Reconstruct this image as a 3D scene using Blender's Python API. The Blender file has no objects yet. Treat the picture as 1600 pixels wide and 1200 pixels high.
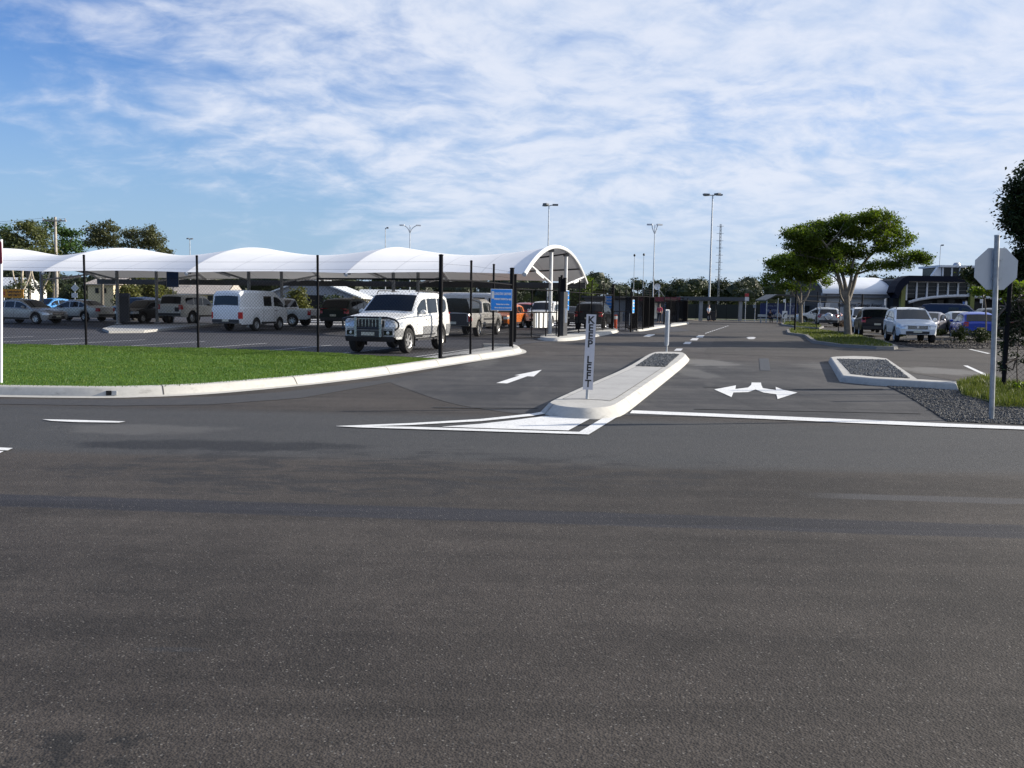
import bpy, bmesh, math, random
import numpy as np
from mathutils import Vector, Matrix
from mathutils.geometry import tessellate_polygon
random.seed(7); RNG = np.random.default_rng(7)
S = bpy.context.scene
COL = S.collection
R = math.radians

# ------------------------------------------------------------------ camera
F, CX, CY, EYE = 1400.0, 800.0, 600.0, 1.6
PITCH = math.atan(125.5 / F); ROLL = math.atan(0.0145)
r0 = Vector((1, 0, 0)); fw = Vector((0, math.cos(PITCH), -math.sin(PITCH))); u0 = Vector((0, math.sin(PITCH), math.cos(PITCH)))
cr = r0 * math.cos(ROLL) + u0 * math.sin(ROLL)
cu = u0 * math.cos(ROLL) - r0 * math.sin(ROLL)
cam_d = bpy.data.cameras.new('camera'); cam = bpy.data.objects.new('camera', cam_d); COL.objects.link(cam)
cam.matrix_world = Matrix(((cr.x, cu.x, -fw.x, 0), (cr.y, cu.y, -fw.y, 0), (cr.z, cu.z, -fw.z, EYE), (0, 0, 0, 1)))
cam_d.sensor_fit = 'HORIZONTAL'; cam_d.sensor_width = 36; cam_d.lens = 36 * F / 1600
cam_d.clip_end = 6000; cam_d.clip_start = 0.05
S.camera = cam
S.render.resolution_x, S.render.resolution_y = 1024, 768

# ------------------------------------------------------------------ light
SUN_AZ, SUN_EL = R(78), R(21)
S.view_settings.view_transform = 'Standard'; S.view_settings.look = 'None'
S.view_settings.exposure = 0.80; S.view_settings.gamma = 1; S.view_settings.use_curve_mapping = False
sd = bpy.data.lights.new('sun', 'SUN'); sd.energy = 5.0; sd.angle = R(0.5); sd.color = (1, 0.92, 0.80)
so = bpy.data.objects.new('sun', sd); COL.objects.link(so)
sv = Vector((math.sin(SUN_AZ) * math.cos(SUN_EL), math.cos(SUN_AZ) * math.cos(SUN_EL), math.sin(SUN_EL)))
so.rotation_euler = (-sv).to_track_quat('-Z', 'Y').to_euler(); so.location = (60, 30, 60)


class NT:
    def __init__(self, nt): self.t = nt; self.n = nt.nodes; self.l = nt.links
    def put(self, sock, v):
        if hasattr(v, 'is_linked'): self.l.new(v, sock)
        elif v is not None:
            if isinstance(v, (tuple, list)) and len(v) == 3 and sock.type == 'RGBA': v = (*v, 1)
            sock.default_value = v
    def noise(self, scale, detail=4, rough=0.55, vec=None, dist=0.0, col=False):
        n = self.n.new('ShaderNodeTexNoise'); n.inputs['Scale'].default_value = scale; n.inputs['Detail'].default_value = detail
        n.inputs['Roughness'].default_value = rough; n.inputs['Distortion'].default_value = dist
        if vec is not None: self.l.new(vec, n.inputs['Vector'])
        return n.outputs['Color' if col else 'Fac']
    def voro(self, scale, vec=None, out='Distance', feature='F1'):
        n = self.n.new('ShaderNodeTexVoronoi'); n.feature = feature; n.inputs['Scale'].default_value = scale
        if vec is not None: self.l.new(vec, n.inputs['Vector'])
        return n.outputs[out]
    def ramp(self, fac, stops, smooth=False):
        n = self.n.new('ShaderNodeValToRGB'); e = n.color_ramp.elements
        while len(e) < len(stops): e.new(0.5)
        for i, (p, c) in enumerate(stops):
            e[i].position = p; e[i].color = (c, c, c, 1) if isinstance(c, (int, float)) else (*c, 1)
        if smooth: n.color_ramp.interpolation = 'EASE'
        self.put(n.inputs['Fac'], fac); return n.outputs['Color']
    def mix(self, fac, a, b, blend='MIX'):
        n = self.n.new('ShaderNodeMix'); n.data_type = 'RGBA'; n.blend_type = blend; n.clamp_factor = True
        self.put(n.inputs[0], fac); self.put(n.inputs[6], a); self.put(n.inputs[7], b); return n.outputs[2]
    def m(self, op, a, b=None, c=None, clamp=False):
        n = self.n.new('ShaderNodeMath'); n.operation = op; n.use_clamp = clamp
        self.put(n.inputs[0], a)
        if b is not None: self.put(n.inputs[1], b)
        if c is not None: self.put(n.inputs[2], c)
        return n.outputs[0]
    def mr(self, v, a, b, c=0.0, d=1.0, smooth=True):
        n = self.n.new('ShaderNodeMapRange'); n.interpolation_type = 'SMOOTHSTEP' if smooth else 'LINEAR'
        self.put(n.inputs[0], v)
        for i, x in enumerate((a, b, c, d)): n.inputs[i + 1].default_value = x
        return n.outputs[0]
    def pos(self): return self.n.new('ShaderNodeNewGeometry').outputs['Position']
    def obj(self): return self.n.new('ShaderNodeTexCoord').outputs['Object']
    def sep(self, v):
        n = self.n.new('ShaderNodeSeparateXYZ'); self.l.new(v, n.inputs[0]); return n.outputs
    def comb(self, x, y, z):
        n = self.n.new('ShaderNodeCombineXYZ')
        for i, v in enumerate((x, y, z)): self.put(n.inputs[i], v)
        return n.outputs[0]
    def mapping(self, vec, scale=(1, 1, 1), rot=(0, 0, 0), loc=(0, 0, 0)):
        n = self.n.new('ShaderNodeMapping'); self.l.new(vec, n.inputs['Vector'])
        n.inputs['Scale'].default_value = scale; n.inputs['Rotation'].default_value = rot; n.inputs['Location'].default_value = loc
        return n.outputs[0]
    def bump(self, h, strength=0.3, dist=0.01, normal=None):
        n = self.n.new('ShaderNodeBump'); n.inputs['Strength'].default_value = strength; n.inputs['Distance'].default_value = dist
        self.l.new(h, n.inputs['Height'])
        if normal is not None: self.l.new(normal, n.inputs['Normal'])
        return n.outputs[0]

# world: physical sky plus a layer of altocumulus
W = bpy.data.worlds.new('World'); S.world = W; W.use_nodes = True
k = NT(W.node_tree); W.node_tree.nodes.clear()
out = k.n.new('ShaderNodeOutputWorld'); bg = k.n.new('ShaderNodeBackground'); k.l.new(bg.outputs[0], out.inputs[0])
sky = k.n.new('ShaderNodeTexSky'); sky.sky_type = 'NISHITA'; sky.sun_disc = False
sky.sun_elevation = SUN_EL; sky.sun_rotation = SUN_AZ; sky.air_density = 1.0; sky.dust_density = 0.0; sky.ozone_density = 3.0
gen = k.n.new('ShaderNodeTexCoord').outputs['Generated']
sx, sy, sz = k.sep(gen)
zz = k.m('ADD', k.m('MAXIMUM', sz, 0.0), 0.30)
px = k.m('DIVIDE', sx, zz); py = k.m('DIVIDE', sy, zz)
pl = k.comb(px, py, 0.0)
warp = k.noise(2.2, 3, 0.5, pl, col=True)
wv = k.n.new('ShaderNodeVectorMath'); wv.operation = 'MULTIPLY_ADD'; k.l.new(warp, wv.inputs[0]); wv.inputs[1].default_value = (0.22, 0.22, 0); k.l.new(pl, wv.inputs[2])
pw = wv.outputs[0]
big = k.noise(1.25, 3, 0.5, k.mapping(pw, (1, 1, 1), loc=(3.1, 1.7, 0)))
mid = k.noise(5.2, 5, 0.58, k.mapping(pw, (1.0, 1.25, 1), rot=(0, 0, R(-35))), dist=0.2)
fine = k.noise(11.0, 5, 0.60, k.mapping(pw, (0.9, 1.2, 1), rot=(0, 0, R(-25))), dist=0.2)
side = k.mr(sx, -0.54, 0.04, -0.25, 0.25, smooth=False)          # open blue on the left, mackerel sky on the right
low = k.mr(sz, 0.02, 0.30, -0.02, 0.03, smooth=False)
cov = k.m('ADD', k.m('MULTIPLY', big, 0.72), k.m('ADD', k.m('MULTIPLY', mid, 0.55), k.m('MULTIPLY', fine, 0.36)))
cov = k.m('ADD', cov, k.m('ADD', side, low))
dens = k.mr(cov, 0.66, 1.10, 0.0, 0.92)
dens = k.m('MULTIPLY', dens, k.mr(sz, 0.0, 0.15, 0.45, 1.0))
shade = k.mr(k.m('ADD', k.m('MULTIPLY', mid, 0.5), k.m('MULTIPLY', fine, 0.5)), 0.36, 0.64, 0.0, 1.0)
ccol = k.mix(shade, (5.5, 6.5, 8.3), (7.5, 7.95, 9.0))
skyc = k.mix(1.0, sky.outputs[0], (0.80, 1.06, 1.50), 'MULTIPLY')
skyc = k.mix(k.mr(sz, 0.0, 0.28, 0.94, 0.0), skyc, (3.4, 4.9, 6.6))
k.l.new(k.mix(dens, skyc, ccol), bg.inputs['Color'])
bg.inputs['Strength'].default_value = 0.062

# ------------------------------------------------------------------ pixel helpers (photo pixels -> real places on the ground)
def ray(u, v): return fw + cr * ((u - CX) / F) + cu * ((CY - v) / F)
def G(u, v, z=0.0):
    d = ray(u, v); t = (z - EYE) / d.z
    return Vector((d.x * t, d.y * t, z))
def P(u, v, Y):
    d = ray(u, v); t = Y / d.y
    return Vector((d.x * t, Y, EYE + d.z * t))
def B(u, Y, z=0.0):
    """ground place at depth Y seen in photo column u (near the horizon)"""
    p = P(u, 475 + 0.0145 * (u - 800) + 1400 * EYE / Y, Y); return Vector((p.x, Y, z))

# ------------------------------------------------------------------ mesh builder
class MB:
    def __init__(self): self.v = []; self.f = []
    def quadgrid(self, rows, closed_u=False):
        b = len(self.v); m_ = len(rows[0])
        for r_ in rows: self.v += [tuple(p) for p in r_]
        for i in range(len(rows) - 1):
            for j in range(m_ - (0 if closed_u else 1)):
                j2 = (j + 1) % m_
                self.f.append((b + i * m_ + j, b + i * m_ + j2, b + (i + 1) * m_ + j2, b + (i + 1) * m_ + j))
        return b
    def box(self, c, s, rz=0.0, tilt=None):
        c = Vector(c); h = Vector(s) / 2; M = Matrix.Rotation(rz, 3, 'Z')
        if tilt is not None: M = M @ tilt
        b = len(self.v)
        for dx, dy, dz in ((-1, -1, -1), (1, -1, -1), (1, 1, -1), (-1, 1, -1), (-1, -1, 1), (1, -1, 1), (1, 1, 1), (-1, 1, 1)):
            self.v.append(tuple(c + M @ Vector((dx * h.x, dy * h.y, dz * h.z))))
        for f in ((0, 3, 2, 1), (4, 5, 6, 7), (0, 1, 5, 4), (1, 2, 6, 5), (2, 3, 7, 6), (3, 0, 4, 7)): self.f.append(tuple(b + i for i in f))
        return self
    def tube(self, pts, r, n=8, cap=True):
        pts = [Vector(p) for p in pts]; rr = r if isinstance(r, (list, tuple)) else [r] * len(pts)
        b = len(self.v); up = Vector((0, 0, 1))
        t0 = (pts[1] - pts[0]).normalized()
        a = t0.cross(up if abs(t0.z) < 0.95 else Vector((1, 0, 0))).normalized()
        for i, p in enumerate(pts):
            t = ((pts[min(i + 1, len(pts) - 1)] - pts[max(i - 1, 0)])).normalized()
            a = (a - t * a.dot(t)).normalized(); c = t.cross(a)
            for j in range(n):
                an = 2 * math.pi * j / n
                self.v.append(tuple(p + (a * math.cos(an) + c * math.sin(an)) * rr[i]))
        for i in range(len(pts) - 1):
            for j in range(n):
                self.f.append((b + i * n + j, b + i * n + (j + 1) % n, b + (i + 1) * n + (j + 1) % n, b + (i + 1) * n + j))
        if cap:
            self.f.append(tuple(b + j for j in range(n))[::-1]); e = b + (len(pts) - 1) * n
            self.f.append(tuple(e + j for j in range(n)))
        return self
    def lathe(self, prof, n=24, axis='Z', c=(0, 0, 0)):
        rows = []
        for r_, h in prof:
            row = []
            for j in range(n):
                an = 2 * math.pi * j / n; x, y = r_ * math.cos(an), r_ * math.sin(an)
                p = (x, y, h) if axis == 'Z' else ((x, h, y) if axis == 'Y' else (h, x, y))
                row.append((p[0] + c[0], p[1] + c[1], p[2] + c[2]))
            rows.append(row)
        self.quadgrid(rows, True); return self
    def poly(self, pts, z0=None, z1=None):
        """flat polygon (z0 None: points keep z) or prism z0..z1"""
        pts = [Vector(p) for p in pts]
        flat = [Vector((p.x, p.y, 0)) for p in pts]
        area = sum(flat[i].x * flat[(i + 1) % len(flat)].y - flat[(i + 1) % len(flat)].x * flat[i].y for i in range(len(flat)))
        if area < 0: pts.reverse(); flat.reverse()
        tris = tessellate_polygon([flat]); b = len(self.v); n = len(pts)
        def tri_up(t, off):
            p = [flat[i] for i in t]; cz = (p[1] - p[0]).cross(p[2] - p[0]).z
            return tuple(off + i for i in (t if cz > 0 else t[::-1]))
        top = [(p.x, p.y, (p.z if z1 is None else z1)) for p in pts]
        self.v += top
        for t in tris: self.f.append(tri_up(t, b))
        if z0 is not None:
            self.v += [(p.x, p.y, z0) for p in pts]
            for i in range(n):
                j = (i + 1) % n; self.f.append((b + n + i, b + n + j, b + j, b + i))
        return self
    def arrays(self, V, Fq):
        b = len(self.v); self.v += V.tolist(); self.f += (Fq + b).tolist(); return self

OFF = {}
def obj(name, mb, mat, parent=None, smooth=None, base=None, loc_local=False):
    """links a mesh object; verts are in world space unless loc_local"""
    me = bpy.data.meshes.new(name)
    off = Vector((0, 0, 0))
    if parent is not None: off = OFF.get(parent.name, Vector((0, 0, 0)))
    elif base is not None: off = Vector(base)
    if loc_local: off = Vector((0, 0, 0)) if parent is not None else off
    V = np.array(mb.v, dtype=np.float64)
    if not loc_local and len(V): V = V - np.array(off)
    me.from_pydata(V.tolist(), [], mb.f); me.update()
    if smooth is not None:
        me.shade_smooth(); me.set_sharp_from_angle(angle=R(smooth))
    if isinstance(mat, (list, tuple)):
        for m_ in mat: me.materials.append(m_)
    else: me.materials.append(mat)
    o = bpy.data.objects.new(name, me); COL.objects.link(o)
    if parent is not None:
        o.parent = parent; OFF[o.name] = off if not loc_local else Vector((0, 0, 0))
    elif base is not None: o.location = base; OFF[o.name] = Vector(base)
    return o
def tag(o, label=None, cat=None, group=None, kind=None):
    if label: o['label'] = label
    if cat: o['category'] = cat
    if group: o['group'] = group
    if kind: o['kind'] = kind
    return o
def thing(name, label, cat, loc, group=None, rz=0.0):
    o = bpy.data.objects.new(name, None); COL.objects.link(o); o.empty_display_size = 0.2
    o.location = loc; o.rotation_euler = (0, 0, rz); OFF[o.name] = Vector(loc)
    return tag(o, label, cat, group)
def struct(name, mb, mat, smooth=None, kind='structure', label=None, cat=None):
    o = obj(name, mb, mat, smooth=smooth); tag(o, label or name.replace('_', ' '), cat or name.replace('_', ' '), kind=kind); return o
def text(body, size, mat, parent, origin, right, up, align='CENTER', name='lettering', bold=0.0, width=None):
    cv = bpy.data.curves.new('t', 'FONT'); cv.body = body; cv.size = size; cv.align_x = align; cv.align_y = 'CENTER'; cv.extrude = 0.002; cv.offset = bold
    t = bpy.data.objects.new('t', cv); COL.objects.link(t)
    dg = bpy.context.evaluated_depsgraph_get(); me = bpy.data.meshes.new_from_object(t.evaluated_get(dg))
    bpy.data.objects.remove(t); bpy.data.curves.remove(cv)
    right = Vector(right).normalized(); up = Vector(up).normalized(); nrm = right.cross(up)
    xs = [v.co.x for v in me.vertices]; sc = 1.0
    if width and xs: sc = width / (max(xs) - min(xs))
    mb = MB(); o = Vector(origin)
    mb.v = [tuple(o + right * (v.co.x * sc) + up * v.co.y + nrm * v.co.z) for v in me.vertices]
    mb.f = [tuple(p.vertices) for p in me.polygons]
    bpy.data.meshes.remove(me)
    return obj(name, mb, mat, parent)
def offset_poly(pts, d):
    """grow (d>0) or shrink a polygon in plan"""
    n = len(pts); pts = [Vector((p[0], p[1], 0)) for p in pts]
    area = sum(pts[i].x * pts[(i + 1) % n].y - pts[(i + 1) % n].x * pts[i].y for i in range(n)); sg = 1 if area > 0 else -1
    res = []
    for i in range(n):
        a, b, c = pts[i - 1], pts[i], pts[(i + 1) % n]
        n1 = Vector(((b - a).y, -(b - a).x, 0)).normalized() * sg; n2 = Vector(((c - b).y, -(c - b).x, 0)).normalized() * sg
        m_ = n1 + n2; l = m_.length
        res.append(b + (m_ / l) * (d / max(0.45, l / 2)) if l > 1e-4 else b + n1 * d)
    return res
def resample(pts, step):
    pts = [Vector(p) for p in pts]; out_ = [pts[0]]
    for i in range(len(pts) - 1):
        n = max(1, int((pts[i + 1] - pts[i]).length / step))
        for j in range(1, n + 1): out_.append(pts[i].lerp(pts[i + 1], j / n))
    return out_
def smooth_path(pts, it=2):
    pts = [Vector(p) for p in pts]
    for _ in range(it):
        q = [pts[0]]
        for a, b in zip(pts, pts[1:]): q += [a.lerp(b, 0.25), a.lerp(b, 0.75)]
        q.append(pts[-1]); pts = q
    return pts

# ------------------------------------------------------------------ materials
MATS = {}
def pm(name, col, rough=0.5, metal=0.0, var=0.12, scale=4.0, bump=0.0, bscale=40.0, coat=0.0, spec=0.5):
    """procedural painted / plain surface with slight unevenness in colour and gloss"""
    if name in MATS: return MATS[name]
    m_ = bpy.data.materials.new(name); m_.use_nodes = True; t = NT(m_.node_tree); p = t.n['Principled BSDF']
    v = t.noise(scale, 5, 0.6, t.obj())
    lo = tuple(c * (1 - var) for c in col); hi = tuple(min(1, c * (1 + var)) for c in col)
    t.l.new(t.ramp(v, [(0.3, lo), (0.7, hi)]), p.inputs['Base Color'])
    t.l.new(t.ramp(v, [(0.3, max(0, rough - 0.06)), (0.7, min(1, rough + 0.06))]), p.inputs['Roughness'])
    p.inputs['Metallic'].default_value = metal; p.inputs['Specular IOR Level'].default_value = spec
    if coat: p.inputs['Coat Weight'].default_value = coat; p.inputs['Coat Roughness'].default_value = 0.06
    if bump: t.l.new(t.bump(t.noise(bscale, 4, 0.6, t.obj()), bump, 0.01), p.inputs['Normal'])
    MATS[name] = m_; return m_
def leafmat(name, c1, c2, trans=0.3, scale=0.8):
    if name in MATS: return MATS[name]
    m_ = bpy.data.materials.new(name); m_.use_nodes = True; t = NT(m_.node_tree); p = t.n['Principled BSDF']
    g = t.n.new('ShaderNodeNewGeometry'); rnd = g.outputs['Random Per Island']
    v = t.m('ADD', t.m('MULTIPLY', rnd, 0.55), t.m('MULTIPLY', t.noise(scale, 3, 0.5, t.obj()), 0.6))
    c = t.ramp(v, [(0.2, c1), (0.85, c2)])
    t.l.new(c, p.inputs['Base Color']); p.inputs['Roughness'].default_value = 0.55; p.inputs['Specular IOR Level'].default_value = 0.3
    tr = t.n.new('ShaderNodeBsdfTranslucent'); t.l.new(t.mix(1.0, c, (1.3, 1.35, 0.6), 'MULTIPLY'), tr.inputs['Color'])
    ms = t.n.new('ShaderNodeMixShader'); ms.inputs[0].default_value = trans
    t.l.new(p.outputs[0], ms.inputs[1]); t.l.new(tr.outputs[0], ms.inputs[2])
    t.l.new(ms.outputs[0], t.n['Material Output'].inputs['Surface'])
    MATS[name] = m_; return m_

def blob(t, x, y, cx, cy, rx, ry, wob=None):
    d = t.m('ADD', t.m('POWER', t.m('DIVIDE', t.m('SUBTRACT', x, cx), rx), 2.0), t.m('POWER', t.m('DIVIDE', t.m('SUBTRACT', y, cy), ry), 2.0))
    d = t.m('SQRT', d)
    if wob is not None: d = t.m('ADD', d, t.m('MULTIPLY', t.m('SUBTRACT', wob, 0.5), 1.6))
    return t.mr(d, 0.55, 1.05, 1.0, 0.0)

def asphalt(name, dark, light, agg=0.4, spark=0.05, zones=False, streak=(0.12, 0.7, 1), rough=0.85, bumpd=0.005, dust=(), brown=None):
    m_ = bpy.data.materials.new(name); m_.use_nodes = True; t = NT(m_.node_tree); p = t.n['Principled BSDF']
    pos = t.pos(); x, y, _ = t.sep(pos)
    q = t.m('ADD', y, t.m('MULTIPLY', x, 0.07))
    n1 = t.noise(1.0, 5, 0.6, t.mapping(pos, streak, rot=(0, 0, R(4))), dist=0.6)
    n2 = t.noise(0.35, 4, 0.55, pos, dist=0.4)
    n3 = t.noise(3.2, 5, 0.65, pos)
    n4 = t.noise(1.0, 5, 0.62, t.mapping(pos, (0.07, 2.1, 1), rot=(0, 0, R(4))), dist=0.8)
    v = t.m('ADD', t.m('MULTIPLY', n1, 0.34), t.m('ADD', t.m('MULTIPLY', n2, 0.26), t.m('ADD', t.m('MULTIPLY', n3, 0.18), t.m('MULTIPLY', n4, 0.22))))
    c = t.ramp(v, [(0.42, dark), (0.58, light)])
    cell = t.voro(150.0, pos, 'Color'); cr_, cg, cb = t.sep(cell)
    cell2 = t.voro(62.0, pos, 'Color'); c2r, _, _ = t.sep(cell2)
    f = t.m('ADD', t.m('MULTIPLY', t.m('SUBTRACT', cr_, 0.5), agg), t.m('MULTIPLY', t.m('SUBTRACT', c2r, 0.5), agg * 0.7))
    c = t.mix(1.0, c, t.comb(t.m('ADD', f, 1.0), t.m('ADD', f, 1.0), t.m('ADD', f, 1.0)), 'MULTIPLY')
    if brown:
        wb_ = t.noise(0.45, 5, 0.65, pos, dist=.5)
        zb_ = t.mr(t.m('ADD', y, t.m('MULTIPLY', t.m('SUBTRACT', wb_, 0.5), 9.0)), brown[0], brown[1])
        c = t.mix(t.m('MULTIPLY', zb_, 0.8), c, t.ramp(v, [(0.40, (0.036, 0.030, 0.026)), (0.60, (0.070, 0.059, 0.052))]))
        sm_ = t.noise(1.0, 5, 0.65, t.mapping(pos, (0.9, 0.22, 1), rot=(0, 0, R(-14))), dist=1.2)
        c = t.mix(t.mr(sm_, 0.52, 0.72, 0.0, 0.5), c, (0.085, 0.080, 0.076))
        c = t.mix(t.mr(sm_, 0.46, 0.34, 0.0, 0.45), c, (0.020, 0.020, 0.022))
    for dx_, dy_, rx_, ry_, am_ in dust:
        c = t.mix(t.m('MULTIPLY', blob(t, x, y, dx_, dy_, rx_, ry_, t.noise(1.8, 5, .7, pos)), am_), c, (0.17, 0.165, 0.155))
    if zones:
        wob = t.noise(1.6, 5, 0.65, pos); wob2 = t.noise(0.9, 4, 0.6, t.mapping(pos, (0.3, 1.6, 1)))
        # grey coarse strip along the mouth of the drive
        zc = t.m('MULTIPLY', t.mr(t.m('ADD', q, t.m('MULTIPLY', wob2, 1.2)), 9.2, 9.9), t.mr(q, 12.2, 13.0, 1.0, 0.0))
        grey = t.mix(t.m('MULTIPLY', cg, 0.9), (0.020, 0.022, 0.024), (0.088, 0.091, 0.094))
        c = t.mix(t.m('MULTIPLY', zc, 0.75), c, grey)
        # swirl of tyre scrub in front of the drive
        zs = blob(t, x, y, -1.2, 8.4, 3.6, 1.5, wob)
        sw = t.noise(1.1, 4, 0.6, t.mapping(pos, (0.8, 2.2, 1), rot=(0, 0, R(20))), dist=2.2)
        c = t.mix(t.m('MULTIPLY', zs, t.mr(sw, 0.44, 0.60, 0.0, 0.75)), c, (0.020, 0.020, 0.022))
        # longer dark patch and a dusty spot near the kerb
        c = t.mix(t.m('MULTIPLY', blob(t, x, y, -3.2, 9.75, 1.9, 0.42, wob), 0.85), c, (0.015, 0.016, 0.019))
        c = t.mix(t.m('MULTIPLY', blob(t, x, y, -4.6, 10.9, 1.3, 0.5, wob), 0.55), c, (0.105, 0.102, 0.098))
        # bitumen seal strip across the road
        e = t.m('ADD', q, t.m('MULTIPLY', t.m('SUBTRACT', t.noise(5.0, 5, 0.7, t.mapping(pos, (0.5, 1, 1))), 0.5), 0.10))
        band = t.m('MULTIPLY', t.mr(e, 6.43, 6.50), t.mr(e, 6.84, 6.91, 1.0, 0.0))
        bl = t.ramp(t.noise(1.0, 4, 0.6, t.mapping(pos, (0.3, 9.0, 1), rot=(0, 0, R(4)))), [(0.35, (0.013, 0.014, 0.019)), (0.7, (0.030, 0.031, 0.039))])
        c = t.mix(t.m('MULTIPLY', band, 0.85), c, bl)
        band2 = t.m('MULTIPLY', t.m('MULTIPLY', t.mr(e, 7.62, 7.66), t.mr(e, 7.84, 7.90, 1.0, 0.0)), t.mr(x, 2.4, 3.0))
        c = t.mix(t.m('MULTIPLY', band2, 0.6), c, (0.075, 0.074, 0.078))
        # oil drips bottom left, rubber scuff
        oil = t.noise(6.5, 4, 0.6, pos)
        zo = t.m('MULTIPLY', t.mr(oil, 0.50, 0.56), t.m('MULTIPLY', t.mr(y, 3.13, 3.22, 1.0, 0.0), t.mr(x, -1.45, -1.10, 1.0, 0.0)))
        c = t.mix(t.m('MULTIPLY', zo, 0.8), c, (0.014, 0.014, 0.014))
        c = t.mix(t.m('MULTIPLY', blob(t, x, y, -1.55, 3.98, 0.20, 0.04, wob), 0.6), c, (0.032, 0.032, 0.034))
        c = t.mix(t.m('MULTIPLY', blob(t, x, y, 2.35, 3.28, 0.07, 0.05, wob), 0.7), c, (0.030, 0.030, 0.031))
    c = t.mix(t.mr(cb, 0.985 - spark, 0.995, 0.0, 0.75), c, (0.17, 0.16, 0.145))
    hole = t.mr(t.voro(80.0, pos, 'Distance'), 0.02, 0.22, 0.5, 0.0)
    c = t.mix(hole, c, (0.012, 0.012, 0.012))
    t.l.new(c, p.inputs['Base Color']); p.inputs['Roughness'].default_value = rough; p.inputs['Specular IOR Level'].default_value = 0.28
    h = t.m('ADD', t.voro(95.0, pos, 'Distance'), t.m('MULTIPLY', t.noise(30.0, 3, 0.6, pos), 0.7))
    t.l.new(t.bump(h, 0.55, bumpd), p.inputs['Normal'])
    return m_

def concrete(name, col, stain=0.35):
    m_ = bpy.data.materials.new(name); m_.use_nodes = True; t = NT(m_.node_tree); p = t.n['Principled BSDF']
    pos = t.pos(); x, y, z = t.sep(pos)
    n1 = t.noise(1.3, 6, 0.65, pos); n2 = t.noise(14, 5, 0.65, pos); n3 = t.noise(70, 3, 0.6, pos)
    c = t.ramp(t.m('ADD', t.m('MULTIPLY', n1, 0.6), t.m('MULTIPLY', n2, 0.4)), [(0.32, tuple(a * 0.78 for a in col)), (0.62, col)])
    st = t.mr(t.noise(2.6, 6, 0.75, t.mapping(pos, (1, 1, 2.5))), 0.52, 0.74, 0.0, stain)
    c = t.mix(st, c, (0.10, 0.095, 0.085))
    c = t.mix(t.mr(n3, 0.62, 0.75, 0.0, 0.35), c, tuple(a * 0.55 for a in col))
    t.l.new(c, p.inputs['Base Color']); p.inputs['Roughness'].default_value = 0.88; p.inputs['Specular IOR Level'].default_value = 0.25
    t.l.new(t.bump(t.m('ADD', n3, n2), 0.35, 0.004), p.inputs['Normal'])
    return m_
def linepaint(name, col=(0.78, 0.78, 0.76), wear=0.5):
    m_ = bpy.data.materials.new(name); m_.use_nodes = True; t = NT(m_.node_tree); p = t.n['Principled BSDF']
    pos = t.pos(); n1 = t.noise(45, 4, 0.65, pos); n2 = t.noise(3, 5, 0.6, pos)
    c = t.mix(t.mr(n2, 0.35, 0.7), tuple(a * 0.9 for a in col), col)
    c = t.mix(t.m('MULTIPLY', t.mr(n1, 0.54, 0.70), wear), c, (0.12, 0.12, 0.12))
    t.l.new(c, p.inputs['Base Color']); p.inputs['Roughness'].default_value = 0.65
    t.l.new(t.bump(t.voro(95, pos, 'Distance'), 0.3, 0.003), p.inputs['Normal']); return m_

M_road = asphalt('old_asphalt', (0.025, 0.0215, 0.0190), (0.056, 0.0480, 0.0415), 0.6, 0.006, zones=True)
M_drive = asphalt('drive_asphalt', (0.024, 0.0245, 0.027), (0.064, 0.061, 0.060), 0.30, 0.003, streak=(0.25, 0.9, 1), rough=0.8, bumpd=0.003, dust=((5.5, 25.6, 1.0, 2.0, .6), (4.4, 21.5, .5, 2.2, .35), (8.9, 24.5, 1.2, 1.6, .3), (-.9, 24.5, .6, 3.0, .25)), brown=(23.0, 29.0))
M_park = asphalt('car_park_asphalt', (0.034, 0.035, 0.041), (0.056, 0.055, 0.062), 0.25, 0.0, rough=0.8, bumpd=0.003)
M_park2 = asphalt('worn_asphalt', (0.032, 0.029, 0.027), (0.064, 0.057, 0.052), 0.3, 0.004, rough=0.85, bumpd=0.003, dust=((11.2, 23.4, 1.2, 1.6, .7),))
M_conc = concrete('kerb_concrete', (0.46, 0.45, 0.42), 0.5)
M_concp = concrete('path_concrete', (0.40, 0.395, 0.38), 0.25)
M_concd = concrete('old_concrete', (0.20, 0.195, 0.185), 0.5)
M_line = linepaint('line_paint', (0.74, 0.74, 0.72), 0.7)
M_linew = linepaint('worn_line_paint', (0.55, 0.55, 0.55), 0.8)
M_black = pm('black_powdercoat', (0.010, 0.010, 0.012), 0.75, spec=0.08)
M_galv = pm('galvanised_steel', (0.42, 0.44, 0.46), 0.42, 0.65, 0.2, 9)
M_alu = pm('bare_aluminium', (0.50, 0.52, 0.54), 0.5, 0.4, 0.08, 3)
M_wire = pm('black_coated_wire', (0.012, 0.012, 0.014), 0.7, spec=0.1)
M_white = pm('white_paint', (0.78, 0.78, 0.77), 0.45, 0, 0.05)
M_blackp = pm('black_paint', (0.015, 0.015, 0.016), 0.5)
M_blue = pm('blue_sign_face', (0.018, 0.27, 0.82), 0.4, 0, 0.08)
M_glass = pm('dark_tinted_glass', (0.010, 0.012, 0.014), 0.05, 0, 0.1, 2, spec=0.45)
M_rubber = pm('tyre_rubber', (0.014, 0.014, 0.014), 0.8, 0, 0.2, 20)
M_plastic = pm('dark_trim_plastic', (0.022, 0.022, 0.024), 0.55)
M_rim = pm('alloy_rim', (0.55, 0.55, 0.55), 0.35, 0.7, 0.1)
M_rims = pm('steel_rim', (0.30, 0.31, 0.32), 0.45, 0.6, 0.1)
M_lamp = pm('clear_lamp_lens', (0.62, 0.65, 0.68), 0.12, 0.3, 0.25, 14, spec=0.8)
M_red = pm('red_lamp_lens', (0.42, 0.012, 0.015), 0.2, 0, 0.2, 10, spec=0.7)
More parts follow.
